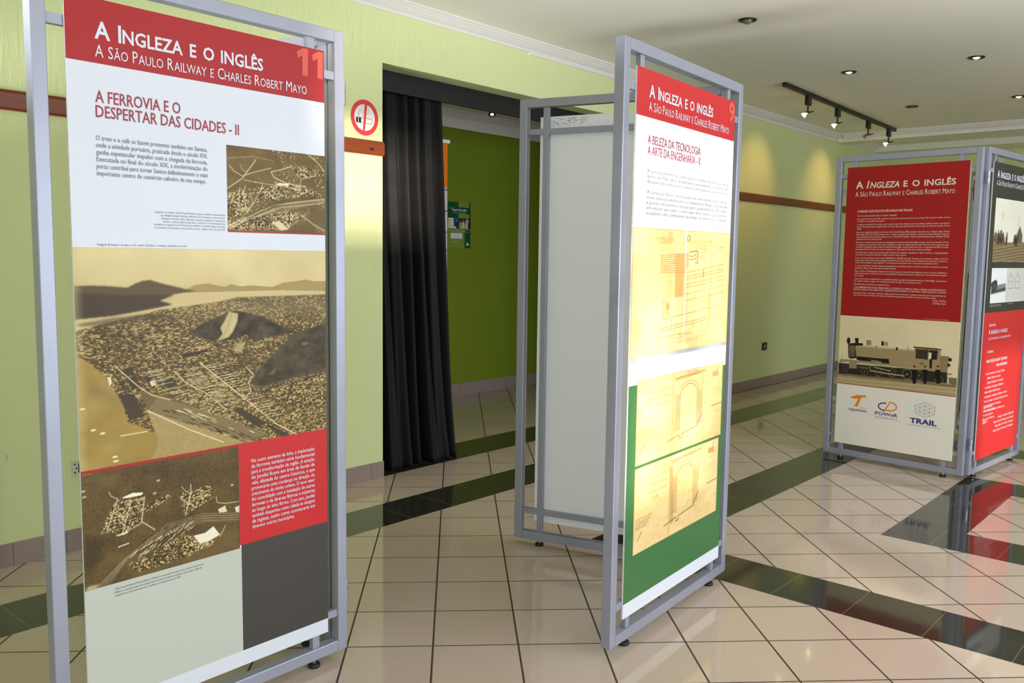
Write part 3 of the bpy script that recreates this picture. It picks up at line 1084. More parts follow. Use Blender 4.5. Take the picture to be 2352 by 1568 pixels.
def parchment(h, w, seed, kind):
    """old engineering drawing on yellowed paper"""
    rng = np.random.default_rng(seed)
    R = Raster(h, w, (234, 202, 142))
    R.a += np.array([18, 20, 24]) * 2 * (fbm(h, w, 4, 4, rng, 4) - .5)[..., None]
    R.a += np.array([10, 10, 12]) * (vnoise(h, w, 40, 60, rng) - .5)[..., None]
    ln, dk = (156, 98, 46), (84, 62, 38)
    R.paint(np.clip(1 - np.minimum(np.minimum(R.X, 1 - R.X), np.minimum(R.Y, 1 - R.Y)) / .012, 0, 1) * .6, (196, 138, 70))

    def script(x0, x1, y, c_=ln, a=.8):
        x = x0
        pts = []
        while x < x1:
            pts.append((x, y + (rng.random() - .5) * .014))
            x += .006
        R.line(pts, .7, c_, a)
        R.line([(x0, y + .014), (x1, y + .012)], .6, c_, a * .7)
    if kind == 0:
        P = homography([(75, 88), (1000, 152), (962, 1165), (35, 1343)])
        for y_, x0_, x1_ in ((.075, .2, .38), (.10, .24, .36), (.085, .52, .78), (.115, .6, .72), (.145, .6, .72), (.175, .6, .72), (.13, .85, .93), (.21, .6, .72)):
            script(x0_, x1_, y_, dk if x0_ > .8 else ln)
        G = lambda pts, wd=1, c_=ln, a=.85: R.line(P(*pts), wd, c_, a)
        for k_ in range(9):
            G(((340, 360 + 20 * k_), (560, 340 + 22 * k_)), 1)
        for k_ in range(10):
            G(((345 + 24 * k_, 352), (345 + 24 * k_, 520 - 2 * k_)), .8, ln, .6)
        for k_ in range(12):
            G(((470 + 8 * k_, 500), (470 + 8 * k_, 740)), .8, ln, .6)
            G(((380 + 6 * k_, 520), (380 + 6 * k_, 760)), .6, ln, .35)
        R.poly(P((480, 350), (605, 330), (605, 440), (560, 560), (545, 740), (470, 760), (480, 520)), (206, 140, 70), .5)
        for y_ in (480, 520, 545, 590, 620, 680, 740):
            G(((575, y_ + 40), (930, y_ - 40)), 1.1)
        for y_ in (910, 990):
            G(((330, y_ + 60), (905, y_ - 90)), 1)
        for y_ in (1010,):
            G(((315, y_ + 75), (870, y_ - 80)), 1)
            G(((315, y_ + 130), (530, y_ + 80)), 1)
        for x_ in (600, 665, 740, 765, 825, 895, 930):
            G(((x_, 440), (x_ - 15, 1000)), .9, ln, .6)
        for x_ in (385, 440, 480, 645, 725, 800):
            G(((x_, 960), (x_, 1040)), 1)
        for k_ in range(18):
            c_ = P((330 + 70 * rng.random(), 780 + 160 * rng.random()))[0]
            R.line([c_, (c_[0] + .03, c_[1] - .01), (c_[0] + .02, c_[1] + .03), c_], .8, ln, .6)
        for k_ in range(9):
            G(((790, 710 + 22 * k_), (815, 725 + 22 * k_), (785, 730 + 22 * k_)), 1, (170, 120, 40))
        G(((590, 195), (605, 170), (625, 185), (615, 212), (590, 215), (590, 195)), 1.3, dk)
        G(((615, 325), (690, 315), (690, 425), (668, 425)), 1.6, dk)
        G(((610, 360), (640, 368), (680, 345)), 1.2, dk)
        G(((610, 400), (640, 392), (680, 385)), 1.2, dk)
        G(((748, 490), (745, 560)), 2, dk)
        for y_, x0_, x1_ in ((.86, .45, .60), (.885, .36, .52), (.90, .62, .75), (.92, .34, .66), (.87, .7, .88)):
            script(x0_, x1_, y_)
        R.paint(np.clip(1 - np.abs(R.X - .777) / .008, 0, 1) * .4, (180, 120, 56))
    else:
        for k_ in range(3):
            script(.06 + .03 * k_, .36, .17 + .085 * k_)
        script(.18, .26, .42)
        for k_ in range(4):
            script(.02, .20 - .02 * k_, .60 + .035 * k_, dk)
        R.line([(.09, .76), (.07, .80), (.05, .86)], 1.2, dk)
        script(.55, .68, .03)
        script(.56, .66, .07)
        cx, R0 = .57, .105
        arch = [(cx + R0 * math.cos(a), .34 - .16 * math.sin(a)) for a in np.linspace(0, math.pi, 22)]
        R.line([(cx + R0, .74)] + arch + [(cx - R0, .74)], 1.4, ln)
        arch2 = [(cx + R0 * 1.25 * math.cos(a), .34 - .20 * math.sin(a)) for a in np.linspace(0, math.pi, 22)]
        R.line([(cx + R0 * 1.25, .74)] + arch2 + [(cx - R0 * 1.25, .74)], .9, ln)
        for k_ in range(18):
            y_ = .30 + .025 * k_
            R.line([(cx + R0, y_), (cx + .165, y_)], 1.1, ln, .8)
            R.line([(cx - R0, y_), (cx - .165, y_)], 1.1, ln, .8)
        R.line([(cx - .16, .08), (cx + .20, .05)], 1.6, ln)
        R.line([(cx - .16, .10), (cx + .20, .07)], 1.0, ln)
        R.line([(cx + .17, .1), (cx + .155, .72)], 1.0, ln)
        if kind == 2:
            R.poly([(cx - .19, .14), (cx - .15, .14), (cx - .13, .84), (cx - .17, .86)], (170, 140, 84), .6)
        R.line([(cx - .24, .84), (cx - .10, .80), (cx - .10, .85), (cx - .07, .85), (cx - .07, .80), (cx + .12, .76), (cx + .12, .72), (cx + .18, .60)], 1.6, dk if kind == 2 else ln)
        R.line([(.86, .56), (.99, .55)], 1.8, ln)
        R.poly([(.86, .10), (.94, .10), (.94, .17), (.86, .17)], (176, 120, 60), .6)
        R.line([(.93, .03), (.92, .1)], 1.6, ln)
        R.paint(np.clip(1 - np.abs(R.X - .385) / .008, 0, 1) * .5, (184, 128, 62))
    for _ in range(40):
        R.dot((rng.random(), rng.random()), .012 + .02 * rng.random(), .01 + .02 * rng.random(), (186, 130, 66), .14)
    return R.a


# ------------------------------------------------------------------ exhibition stands
def leaf(name, label, left, right, top=2.19, group='silver framed exhibition panels', back_foot=True, hinge_side=None, hinge_y=0.02):
    """one free standing frame: 'left' and 'right' are its lower corners as read from the printed side"""
    lx, ly = left
    rx, ry = right
    wid = math.hypot(rx - lx, ry - ly)
    rz = math.atan2(ry - ly, rx - lx)
    root = empty(name, (lx, ly, 0), rz)
    tag(root, label, 'exhibition panel', group)
    t, zb = 0.04, 0.03
    for x0 in (0.0, wid - t):
        b = MB()
        b.box(x0, x0 + t, 0, t, zb, top, M_STEEL)
        b.build('post', root, bevel=0.003)
    b = MB()
    b.box(t, wid - t, 0, t, top - t, top, M_STEEL)
    b.build('top_rail', root, bevel=0.002)
    b = MB()
    b.box(t, wid - t, 0, t, zb, zb + t, M_STEEL)
    b.build('bottom_rail', root, bevel=0.002)
    k = wid / 1.0
    bars = (0.118 * k, (1 - 0.147) * k)
    for x0 in bars:
        b = MB()
        b.box(x0, x0 + 0.029, 0.006, 0.026, zb + t, top - t, M_STEEL)
        b.build('support_bar', root, bevel=0.0015)
    for z0 in (0.158, 2.027):
        b = MB()
        for x0, x1 in ((t, bars[0]), (bars[0] + .029, bars[1]), (bars[1] + .029, wid - t)):
            b.box(x0, x1, 0.006, 0.026, z0, z0 + 0.027, M_STEEL)
        b.build('support_bar', root)
    for x0 in bars:
        b = MB()
        b.lathe((x0 + .0145, 0.02, 0), (0, 0, 1), [(0.0, 0.0), (0.021, 0.0), (0.022, 0.004), (0.021, 0.012), (0.0, 0.014)], M_RUBBER, 18)
        ft = b.build('levelling_foot', root)
        b = MB()
        b.tube((x0 + .0145, 0.02, 0.013), (x0 + .0145, 0.02, 0.032), 0.006, M_HINGE)
        b.build('threaded_stem', ft)
    if hinge_side:
        hx = wid + .008 if hinge_side == 'r' else -.008
        for z0 in (0.205, 1.955):
            b = MB()
            b.tube((hx, hinge_y, z0), (hx, hinge_y, z0 + .036), 0.0105, M_HINGE)
            b.tube((hx, hinge_y, z0 + .038), (hx, hinge_y, z0 + .075), 0.0105, M_HINGE)
            hg = b.build('hinge', root)
            b = MB()
            b.tube((hx, hinge_y, z0 - .012), (hx, hinge_y, z0 - .001), 0.006, M_HINGE)
            b.build('hinge_pin', hg)
    return root, wid


def heading(p, u0, u1, zt, u_sub1, zs, m, tcap=.043, scap=.032, shear_word=False):
    """the two title lines of every banner"""
    if shear_word:
        p.text('A', u0, zt, tcap, m, bold=.022, width=.042 * (u1 - u0) / .52)
        w_ = (u1 - u0)
        p.text('Ingleza', u0 + .115 * w_, zt, tcap, m, bold=.022, smallcaps=.8, shear=.22, width=.34 * w_)
        p.text('e o inglês', u0 + .495 * w_, zt, tcap, m, bold=.022, smallcaps=.8, width=.505 * w_)
    else:
        p.text('A Ingleza e o inglês', u0, zt, tcap, m, bold=.022, smallcaps=.8, width=u1 - u0)
    p.text('A São Paulo Railway e Charles Robert Mayo', u0, zs, scap, m, smallcaps=.8, width=u_sub1 - u0)


# ---- panel 11, nearest, on the left
F11_L, F11_R = (0.887, 2.411), (1.889, 2.433)
root, wid = leaf('exhibition_panel', 'large silver framed panel numbered 11 at the left, sepia aerial views of a harbour town', F11_L, F11_R, hinge_side='r')
u0, u1, z0, z1 = 0.085, 0.916, 0.118, 2.112
p = Print(u0, u1, z0, z1)
p.rect(u0, u1, 1.944, z1, I_BRICK)
p.rect(u0, u1, 1.455, 1.944, I_WHITE)
p.rect(u0, u1, z0, .168, I_WHITE)
heading(p, .161, .681, 2.009, .845, 1.961, I_WHITE, .047, .034)
for o_ in (.806, .866):
    p.poly([(o_ + .022, 2.020), (o_ + .044, 2.020), (o_ + .046, 2.106), (o_ + .026, 2.106), (o_ + .002, 2.092), (o_ + .004, 2.072), (o_ + .023, 2.082)], I_SALMON)
p.text('A FERROVIA E O', .158, 1.842, .033, I_MAROON, width=.244, bold=.009)
p.text('DESPERTAR DAS CIDADES - II', .158, 1.803, .033, I_MAROON, width=.434, bold=.009)
body = ['O trem e o café se fazem presentes também em Santos,', 'onde a atividade portuária, praticada desde o século XVI,', 'ganha espetacular impulso com a chegada da ferrovia.', 'Executada no final do século XIX, a modernização do', 'porto contribui para tornar Santos definitivamente o mais', 'importante centro de comércio cafeeiro de seu tempo.']
for k, s in enumerate(body):
    p.text(s, .156, 1.742 - .0187 * k, .0135, I_GREYTXT, width=.328 if k < 5 else .322, bold=.004)
cap = ['Complexo de oficinas da São Paulo Railway na Lapa, verdadeira usina industrial', 'que abrigava fundição, ferraria, caldeiraria de locobreques e serra-breques,', 'usinagem, tornearia, solda, caldeiraria, serraria e carpintaria, reparação de', 'veículos e pintura, além de depósitos e escritórios. Foi estrategicamente', 'localizado às margens do rio Tietê, para possibilitar a retirada de água necessária', 'às operações de reparação de locomotivas, carros e vagões, início do século XX']
wd = [.224, .206, .204, .199, .226, .225]
for k, s in enumerate(cap):
    p.text(s, .539, 1.556 - .0088 * k, .0056, I_DARKTXT, width=wd[k], align='r', res=1)
p.text('Imagem de Santos, em que se vê o início da linha e a estação, próximo ao porto', .151, 1.4605, .0066, I_DARKTXT, width=.262, res=1)
p.photo(.548, u1, 1.513, 1.770, photo_workshops(), M_PHOTO)
p.rect(.548, u1, 1.508, 1.513, I_BRICK, 1)
p.photo(u0, u1, .846, 1.455, photo_santos(), M_PHOTO)
p.rect(u0, .571, .838, .846, I_BRICK, 1)
p.photo(u0, .571, .509, .838, photo_village(), M_PHOTO)
p.rect(.571, u1, .518, .846, I_BRIGHT)
p.rect(.576, u1, .168, .518, I_CHAR)
p.rect(u0, .576, .168, .509, I_SAGE)
red = ['No outro extremo da linha, a implantação', 'da ferrovia também seria fundamental', 'para a transformação da região. A estação', 'de Jundiaí ficava em área de fundo de', 'vale, afastada do centro histórico, o que', 'provocaria uma mudança na direção do', 'crescimento do núcleo urbano. O novo vetor', 'foi consolidado com a instalação de outras', 'ferrovias e de diversas fábricas e indústrias', 'ao longo do leito férreo. Com isso, Jundiaí', 'também despertou como cidade às margens', 'da Ingleza, assim como aconteceria em', 'diversos outros municípios.']
for k, s in enumerate(red):
    p.text(s, .616, .779 - .0180 * k, .0128, I_WHITE, width=.247 if k < 12 else .162, bold=.006)
for k, (s, w_) in enumerate((('Vista aérea da Vila de Martin Smith, resultado de um projeto inovador, que contava com passeios', .275), ('públicos, estrutura viária, um sistema de saneamento bastante avançado para a época, além de', .269), ('equipamentos de abastecimento e de lazer, no final dos anos de 1920', .20))):
    p.text(s, .168, .490 - .0098 * k, .0062, I_DARKTXT, width=w_, res=1)
p.b.build('banner', root)

# ---- its companion, hinged behind panel 11 and turned towards the green wall
hx, hy = F11_R[0] - .002, F11_R[1] + .052
ang = math.radians(101)
far_ = (hx + math.cos(ang), hy + math.sin(ang))
root, wid = leaf('exhibition_panel', 'silver framed panel hinged behind panel 11, white unprinted back towards the viewer', (hx, hy), far_)
p = Print(.086, .915, .118, 2.112)
p.b.build('banner', root)

# ---- panel 9, in the middle of the room
F9_L = (2.517, 1.720)
F9_R = (2.517 + 1.034 * math.cos(.0806), 1.720 + 1.034 * math.sin(.0806))
root, wid = leaf('exhibition_panel', 'silver framed panel numbered 9 in the middle, yellowed engineering drawings on green', F9_L, F9_R, top=2.195, hinge_side='r')
u0, u1, z0, z1 = 0.086, 0.946, 0.117, 2.110
p = Print(u0, u1, z0, z1)
p.rect(u0, u1, 1.945, z1, I_BRIGHT)
p.rect(u0, u1, 1.072, 1.945, I_WHITE)
p.rect(u0, u1, z0, .172, I_WHITE)
heading(p, .176, .722, 2.016, .885, 1.968, I_WHITE, .046, .034)
p.text('9', .878, 2.024, .080, I_SALMON, bold=.03, width=.062)
p.text('A BELEZA DA TECNOLOGIA', .176, 1.853, .033, I_MAROON, width=.440)
p.text('A ARTE DA ENGENHARIA - II', .176, 1.815, .033, I_MAROON, width=.440)
lines9 = ['A estrada de ferro foi construída em trecho da serra que une à', 'Serra do Mar, obra desafiadora para vencer o superar um', 'desnível de oitocentos metros em poucos quilômetros.', '', 'A solução foi a construção de um sistema de cabos,', 'com planos inclinados e máquinas fixas, utilizando', 'a partir da serra a tração por quilômetros de cabo,', 'um veículo que sobe e outro que desce com a carga presa e', 'acoplados em contrapeso ao longo do percurso e vagões.']
for k, s in enumerate(lines9):
    if s:
        p.text(s, .178, 1.752 - .0187 * k, .0135, I_GREYTXT, width=.72)
p.text('Desenho técnico da estrada de ferro, acervo da', .90, 1.574, .0056, I_DARKTXT, width=.17, align='r', res=1)
p.text('companhia, início do século', .90, 1.565, .0056, I_DARKTXT, width=.13, align='r', res=1)
p.photo(u0, u1, 1.085, 1.555, parchment(230, 330, 31, 0), M_PHOTO)
p.rect(.512, .520, 1.085, 1.555, I_WHITE, 2)
p.rect(u0, u1, .172, .985, I_GREEN)
p.rect(u0, u1, .985, 1.085, I_WHITE)
p.photo(.147, .918, .680, 1.000, parchment(170, 300, 32, 1), M_PHOTO, layer=2)
p.photo(.147, .900, .342, .670, parchment(170, 300, 33, 2), M_PHOTO, layer=2)
p.b.build('banner', root)

# ---- companion of panel 9: we look at its blank back
B9_H = (F9_R[0] - .004, F9_R[1] + .052)
B9_E = (3.280, 2.829)
root, wid = leaf('exhibition_panel', 'silver framed panel beside the doorway, its plain white back and thin bars showing', B9_H, B9_E, top=2.195)
p = Print(.086 * wid, .905 * wid, .118, 2.112)
# scuffs left by old tape along the top of the back
rng = np.random.default_rng(4)
M_SCUFF = ink('tape_scuff', 150, 152, 150)
for _ in range(70):
    a, c = .66 + .19 * rng.random(), 2.066 + .036 * rng.random()
    l_ = .004 + .014 * rng.random()
    y_ = .0054
    p.b.quad([(a + l_, y_, c), (a, y_, c), (a, y_, c + .0016), (a + l_, y_, c + .0016)], M_SCUFF)
p.b.build('banner', root)

# ---- far panel with the locomotive
FA_L = (6.312, 2.458)
FA_R = (6.312 + .975 * math.cos(-1.6545), 2.458 + .975 * math.sin(-1.6545))
root, wid = leaf('exhibition_panel', 'far silver framed dark red panel with a steam locomotive photo and three logos', FA_L, FA_R, top=2.182)
u0, u1, z0, z1 = 0.086, 0.905, 0.118, 2.100
p = Print(u0, u1, z0, z1)
p.rect(u0, u1, 1.049, z1, I_DEEP)
p.rect(u0, u1, z0, .553, I_STONE)
heading(p, .151, .823, 1.950, .820, 1.893, I_CREAM, .052, .036, shear_word=True)
p.text('A INGLEZA QUE COLOCOU SÃO PAULO NOS TRILHOS', .172, 1.783, .0155, I_CREAM, width=.382, bold=.02)
para = [['Vencer a natureza exige boa dose de ousadia e imaginação.'],
        ['Na segunda metade do século XIX, construtores de ferrovias eram homens à frente de seu tempo. Eles cruzaram o mundo em busca', 'de desafios e oportunidades de negócios.'],
        ['Os ingleses, inventores da locomotiva, eram os mais arrojados. Eles deixaram sua marca também no Brasil, criando e executando o', 'projeto da estrada de ferro que ligaria Santos a São Paulo, algo quase impensável para a época, diante do majestoso paredão da Serra', 'do Mar.'],
        ['Entre esses engenheiros, ligados à construção da São Paulo Railway (SPR), também conhecida como a "Ingleza", figura Charles', 'Robert Mayo (1871-1951). Homem discreto, teve o cuidado de registrar em fotografias e documentos a longa trajetória ao longo dos', 'trilhos paulistas, história da qual ele participou com a companhia Fox & Mayo, empresa responsável pelo projeto da Estação da Luz,', 'inaugurada em 1901, e outras proezas.'],
        ['Entre estes os artífices de um dos cartões postais paulistanos, já bastaria para Charles Mayo vincular seu nome à posteridade. Porém,', 'recentemente uma descoberta revelou outra contribuição do engenheiro inglês à história de São Paulo. Ao correr de uma vida quase', 'centenária, ele acumulou caixas e caixas de material. São fotografias, correspondência entre ele e os engenheiros da SPR e de outras', 'companhias férreas do mundo e projetos de equipamentos e obras para ferrovias, entre outras preciosidades.'],
        ['Esse importante conjunto documental de valor histórico foi resgatado em leilão pelo Grupo Tejofran e a Trail Engenharia,', 'que tiveram a iniciativa de trazer para o público um pouco desse tesouro.'],
        ['O que se pretende destacar nesta mostra A INGLEZA E O INGLÊS, exposição de imagens que acompanha a edição do livro de', 'mesmo nome, é antes de mais nada a valorização da memória de um país, alertando para a relevância de se preservar documentos e,', 'dessa forma, homenagear a nossa engenharia - reconhecida pela sua expertise entre os mais avançados países do mundo.'],
        ['O recorte aqui adotado ressalta a beleza, a particularidade e os elementos curiosos das fotos, desenhos e documentos, tão bem', 'guardados por Mayo e agora recuperados pelos patrocinadores.'],
        ['Grupo Tejofran e Trail Engenharia cumprem dessa forma um papel que extrapola a tecnologia em serviços e projetos dedicados ao', 'transporte ferroviário. Ao lado dessa que é sua especialidade, as empresas preservam o compromisso com a memória de seu país e', 'de seu ofício.'],
        ['Assim como se tornou inestimável para as companhias brasileiras a aquisição do material angariado por Charles Mayo, é justo pensar', 'que o público também se deleite com o caminho percorrido pelo inglês em suas aventuras no país.'],
        ['Essa trilha pode ser observada nas seguintes seções:'],
        ['A FACE EMPREENDEDORA DE CHARLES MAYO; OS DESAFIOS DA SERRA DO MAR; A BELEZA DA ENGENHARIA E A', 'ARTE DA TECNOLOGIA; A FERROVIA E O DESPERTAR DAS CIDADES; LOCOMOTIVAS, CARROS DE LUXO E VAGÕES'],
        ['Apreciemos, então, o olhar que o engenheiro inglês estendeu sobre nossa terra e a paisagem exuberante que cercava São Paulo há', 'quase 150 anos. É que tecnologia e meio ambiente caminhem permanentemente conciliados ao longo dos próximos séculos.']]
z = 1.754
short = {0: .265, 2: .19, 5: .03, 9: .175}
for pa in para:
    for k, s in enumerate(pa):
        full = .628
        wdt = full if (k < len(pa) - 1 or len(s) > 118) else min(full, full * len(s) / 128.0)
        if s.isupper():
            wdt = full
        p.text(s, .174, z, .0108, I_CREAM, width=wdt, res=1, bold=.004)
        z -= .0162
    z -= .0060
p.text('Grupo Tejofran', .806, 1.178, .0125, I_CREAM, width=.083, align='r', res=1)
p.text('Trail Engenharia', .806, 1.160, .0125, I_CREAM, width=.085, align='r', res=1)
p.text('Foto: locomotiva da São Paulo Railway', .83, 1.056, .006, I_CREAM, width=.16, align='r', res=1)
p.photo(u0, u1, .558, 1.049, photo_locomotive(), M_PHOTO)
p.rect(u0, u1, .553, .559, I_BROWNLINE, 2)
# logo: orange swoosh T
cx, cz = .187, .400
p.poly([(cx, cz + .062), (cx + .055, cz + .084), (cx + .118, cz + .088), (cx + .116, cz + .073), (cx + .085, cz + .070), (cx + .060, cz + .000), (cx + .036, cz + .000), (cx + .064, cz + .058), (cx + .030, cz + .054)], I_ORANGE)
p.text('GRUPO', .262, .3905, .008, I_PALEBLUE, width=.048, res=1)
p.text('TEJOFRAN', .180, .366, .0165, I_NAVY, width=.135, bold=.012)
# logo: two half ellipses crossed by a slash
ec, er = (.452, .425), (.043, .026)
arc = lambda a0, a1, k=1.0: [(ec[0] + er[0] * k * math.cos(a), ec[1] + er[1] * k * math.sin(a)) for a in np.linspace(a0, a1, 16)]
p.stroke([(q[0] - .012, q[1]) for q in arc(1.3, 4.9)], .008, I_NAVY)
p.stroke([(q[0] + .022, q[1] + .006) for q in arc(-2.1, 1.7, 1.15)], .009, I_ORANGE)
p.stroke([(.434, .388), (.474, .452)], .008, I_ORANGE, 3)
p.text('POWeR', .376, .362, .024, I_NAVY, width=.158, bold=.012)
p.text('SEGURANÇA', .376, .338, .0145, I_PALEBLUE, width=.158)
# logo: wireframe of three cubes
hexc = (.713, .440)
R_ = .052


def hexpt(k, r=R_, o=(0, 0)):
    return (hexc[0] + o[0] + r * 1.45 * math.cos(math.pi / 6 + k * math.pi / 3), hexc[1] + o[1] + r * math.sin(math.pi / 6 + k * math.pi / 3))


ring_ = [hexpt(k) for k in range(7)]
p.stroke(ring_, .0022, I_PALEBLUE)
for k in range(6):
    p.stroke([hexpt(k), hexc], .0018, I_PALEBLUE)
    p.stroke([((hexpt(k)[0] + hexc[0]) / 2, (hexpt(k)[1] + hexc[1]) / 2), ((hexpt(k + 1)[0] + hexc[0]) / 2, (hexpt(k + 1)[1] + hexc[1]) / 2)], .0018, I_PALEBLUE)
    p.stroke([((hexpt(k)[0] + hexpt(k + 1)[0]) / 2, (hexpt(k)[1] + hexpt(k + 1)[1]) / 2), ((hexpt(k + 2)[0] + hexpt(k + 3)[0]) / 2, (hexpt(k + 2)[1] + hexpt(k + 3)[1]) / 2)], .0014, I_PALEBLUE)
p.text('TRAIL', .618, .340, .036, I_NAVY, width=.178, bold=.03)
p.text('INFRAESTRUTURA', .606, .322, .008, I_PALEBLUE, width=.215, res=1)
p.b.build('banner', root)

# ---- companion: black over red credits, turned to the window
FB_L = (6.281, 1.458)
FB_R = (6.281 + .993 * math.cos(-.0985), 1.458 + .993 * math.sin(-.0985))
root, wid = leaf('exhibition_panel', 'silver framed panel at the right edge, black top over red with white credits', FB_L, FB_R, top=2.185, hinge_side='l', hinge_y=-.002)
u0, u1, z0, z1 = .086, .900, .117, 2.098
p = Print(u0, u1, z0, z1)
p.rect(u0, u1, 1.110, z1, I_DARK)
p.rect(u0, u1, z0, 1.110, I_BRIGHT)
heading(p, .152, .680, 2.000, .840, 1.949, I_WHITE, .050, .036)
p.photo(.160, .900, 1.450, 1.868, photo_people(), M_PHOTO)
p.photo(.170, .860, 1.172, 1.407, photo_machine(), M_PHOTO)
for k in range(2):
    p.text('Construção da estrada de ferro no alto da serra, início', .17, 1.158 - .009 * k, .006, I_WHITE, width=.22, res=1)
p.text('Vista da oficina', .52, 1.158, .006, I_WHITE, width=.10, res=1)
p.text('Exposição', .190, 1.018, .020, I_WHITE, width=.12)
p.text('A Ingleza e o inglês', .188, .966, .030, I_WHITE, width=.36, bold=.02, smallcaps=.8)
p.text('A São Paulo Railway e Charles Robert Mayo', .188, .926, .018, I_WHITE, width=.44, smallcaps=.8)
p.text('Créditos', .186, .838, .018, I_WHITE, width=.11, bold=.01)
p.text('REALIZAÇÃO GRUPO TEJOFRAN', .184, .772, .020, I_WHITE, width=.40, bold=.012)
p.text('TRAIL ENGENHARIA', .372, .735, .020, I_WHITE, width=.22, bold=.012)
cr = [('Pesquisa documental e textos: Equipe Tejofran', .36, .184), ('Maria Carneiro Gomes', .25, .225), ('Helena Costa Lima - Coordenação', .31, .225), ('Coordenação da Exposição: FIX Editora', .36, .184), ('Projeto Gráfico: Ateliê Horizonte', .30, .184), ('Programação e montagem: Escritório da Arte', .44, .184), ('Textos e Pesquisa: Coordenação Ana Reyes Duarte', .46, .184), ('Comunicação: São Rua Comunicação', .33, .184), ('Fotos: Acervo Tejofran', .22, .184)]
z = .690
for s, w_, u_ in cr:
    p.text(s, u_, z, .0155, I_WHITE, width=w_, bold=.008, res=1)
    z -= .0315
for k, (s, w_) in enumerate((('Agradecimentos', .17), ('CPTM - Companhia Paulista de Trens Metropolitanos', .42), ('Prof. Luiz de Queiroz', .19), ('Museu dos Dois Mundos', .22))):
    p.text(s, .182, .598 - .168 - .027 * k + .1 - .07, .0145, I_WHITE, width=w_, bold=.006, res=1)
p.text('2011', .182, .415 - .06, .022, I_WHITE, width=.085, bold=.01)
for k, (s, w_) in enumerate((('Duração e itinerário da Exposição', .32), ('Estação da Luz: de 27 de janeiro a 6 de fevereiro', .40), ('Estação Brás: Fim de julho a 4 de agosto', .37), ('Estação Lapa: de 27 de janeiro a 28 de agosto', .40))):
    p.text(s, .80, .345 - .03 * k + .02, .0165, I_WHITE, width=w_, align='r', bold=.008, res=1)
p.b.build('banner', root)

# ---- two more hinged leaves behind the far pair, mostly hidden
C_H = (8.0, 1.98)
root, wid = leaf('exhibition_panel', 'hidden silver framed panel behind the locomotive panel, red header seen past its left edge', (7.70, 2.99), (C_H[0], C_H[1] + .05), hinge_side='r')
p = Print(.086, .93, .118, 2.112)
p.rect(.086, .93, 1.944, 2.112, I_BRICK)
heading(p, .16, .68, 2.009, .845, 1.961, I_WHITE, .047, .034)
p.photo(.086, .93, .845, 1.5, photo_santos()[::4, ::4], M_PHOTO)
p.rect(.086, .93, .50, .845, I_CHAR)
p.b.build('banner', root)
root, wid = leaf('exhibition_panel', 'hidden silver framed panel seen edge on through the gap right of the locomotive panel', C_H, (7.12, 1.60))
p = Print(.086, .88, .118, 2.112)
p.rect(.086, .88, 1.944, 2.112, I_BRICK)
heading(p, .14, .62, 2.009, .80, 1.961, I_WHITE, .047, .034)
for k in range(7):
    p.text('a ferrovia e o café trouxeram trilhos e estações para o planalto', .14, 1.80 - .02 * k, .013, I_GREYTXT, width=.60, res=1)
p.photo(.086, .88, .6, 1.35, photo_village()[::3, ::3], M_PHOTO)
p.rect(.086, .88, .2, .6, I_CHAR)
p.b.build('banner', root)


# ------------------------------------------------------------------ black curtain in the doorway
M_CURT = mat('black_curtain_cloth', None, 0.66, spec=0.2)
n = N(M_CURT)
n.link(n.mix(n.noise(n.scale(n.pos(), (60, 60, 60)), 1, 2), rgb(22, 22, 23), rgb(28, 27, 28)), n.b.inputs['Base Color'])
b = MB()
nu, nz = 150, 60
v, f = [], []
rng = np.random.default_rng(6)
for j in range(nz + 1):
    t = j / nz                      # 0 top, 1 hem
    z = 2.58 * (1 - t) + 0.0015
    xl = 3.60 + .02 * t
    xr = 4.375 + .01 * t + .03 * t ** 5
    for i in range(nu + 1):
        s = i / nu
        ph = s * 2 * math.pi * 7.2 + .5 * math.sin(5 * s + 1.0)
        amp = .026 + .030 * min(1, t * 1.6)
        fold = amp * math.sin(ph + .35 * math.sin(t * 2.6)) + .016 * math.sin(2.3 * ph + 1 + t) * (0.4 + t)
        fold += .035 * t * t * math.sin(s * 2 * math.pi * 2.3 + .8)
        x = xl + (xr - xl) * s + .012 * math.cos(ph) * (0.5 + t)
        y = 4.535 - .10 * t - .10 * t ** 4 * s + .06 * t ** 3 * s * s + fold
        v.append((x, y, z))
for j in range(nz):
    for i in range(nu):
        a = j * (nu + 1) + i
        f.append((a, a + nu + 1, a + nu + 2, a + 1))
b.add(v, f, M_CURT, smooth=True)
cur = b.build('curtain')
sm = cur.modifiers.new('thickness', 'SOLIDIFY')
sm.thickness = .003
tag(cur, 'floor length black curtain gathered at the left side of the doorway', 'curtain')

# ------------------------------------------------------------------ no smoking sign
M_SIGNRED = mat('sign_red', rgb(226, 58, 70), 0.35)
M_SIGNW = mat('sign_white', rgb(240, 234, 230), 0.35)
M_SIGNB = mat('sign_black', rgb(28, 26, 26), 0.4)
sx_, sz_ = 3.484, 2.276
root = empty('no_smoking_sign', (sx_, wy(sx_), sz_), math.atan(WS))
tag(root, 'round red and white no smoking sign above the wood rail', 'sign')
R0 = .108
b = MB()


def disc(bb, r, y, m, n_=56, r_in=0.0):
    if r_in == 0:
        bb.add([(r * math.cos(2 * math.pi * i / n_), y, r * math.sin(2 * math.pi * i / n_)) for i in range(n_)], [tuple(range(n_))], m)
    else:
        vv = [(q * math.cos(2 * math.pi * i / n_), y, q * math.sin(2 * math.pi * i / n_)) for q in (r_in, r) for i in range(n_)]
        bb.add(vv, [(i, n_ + i, n_ + (i + 1) % n_, (i + 1) % n_) for i in range(n_)], m)


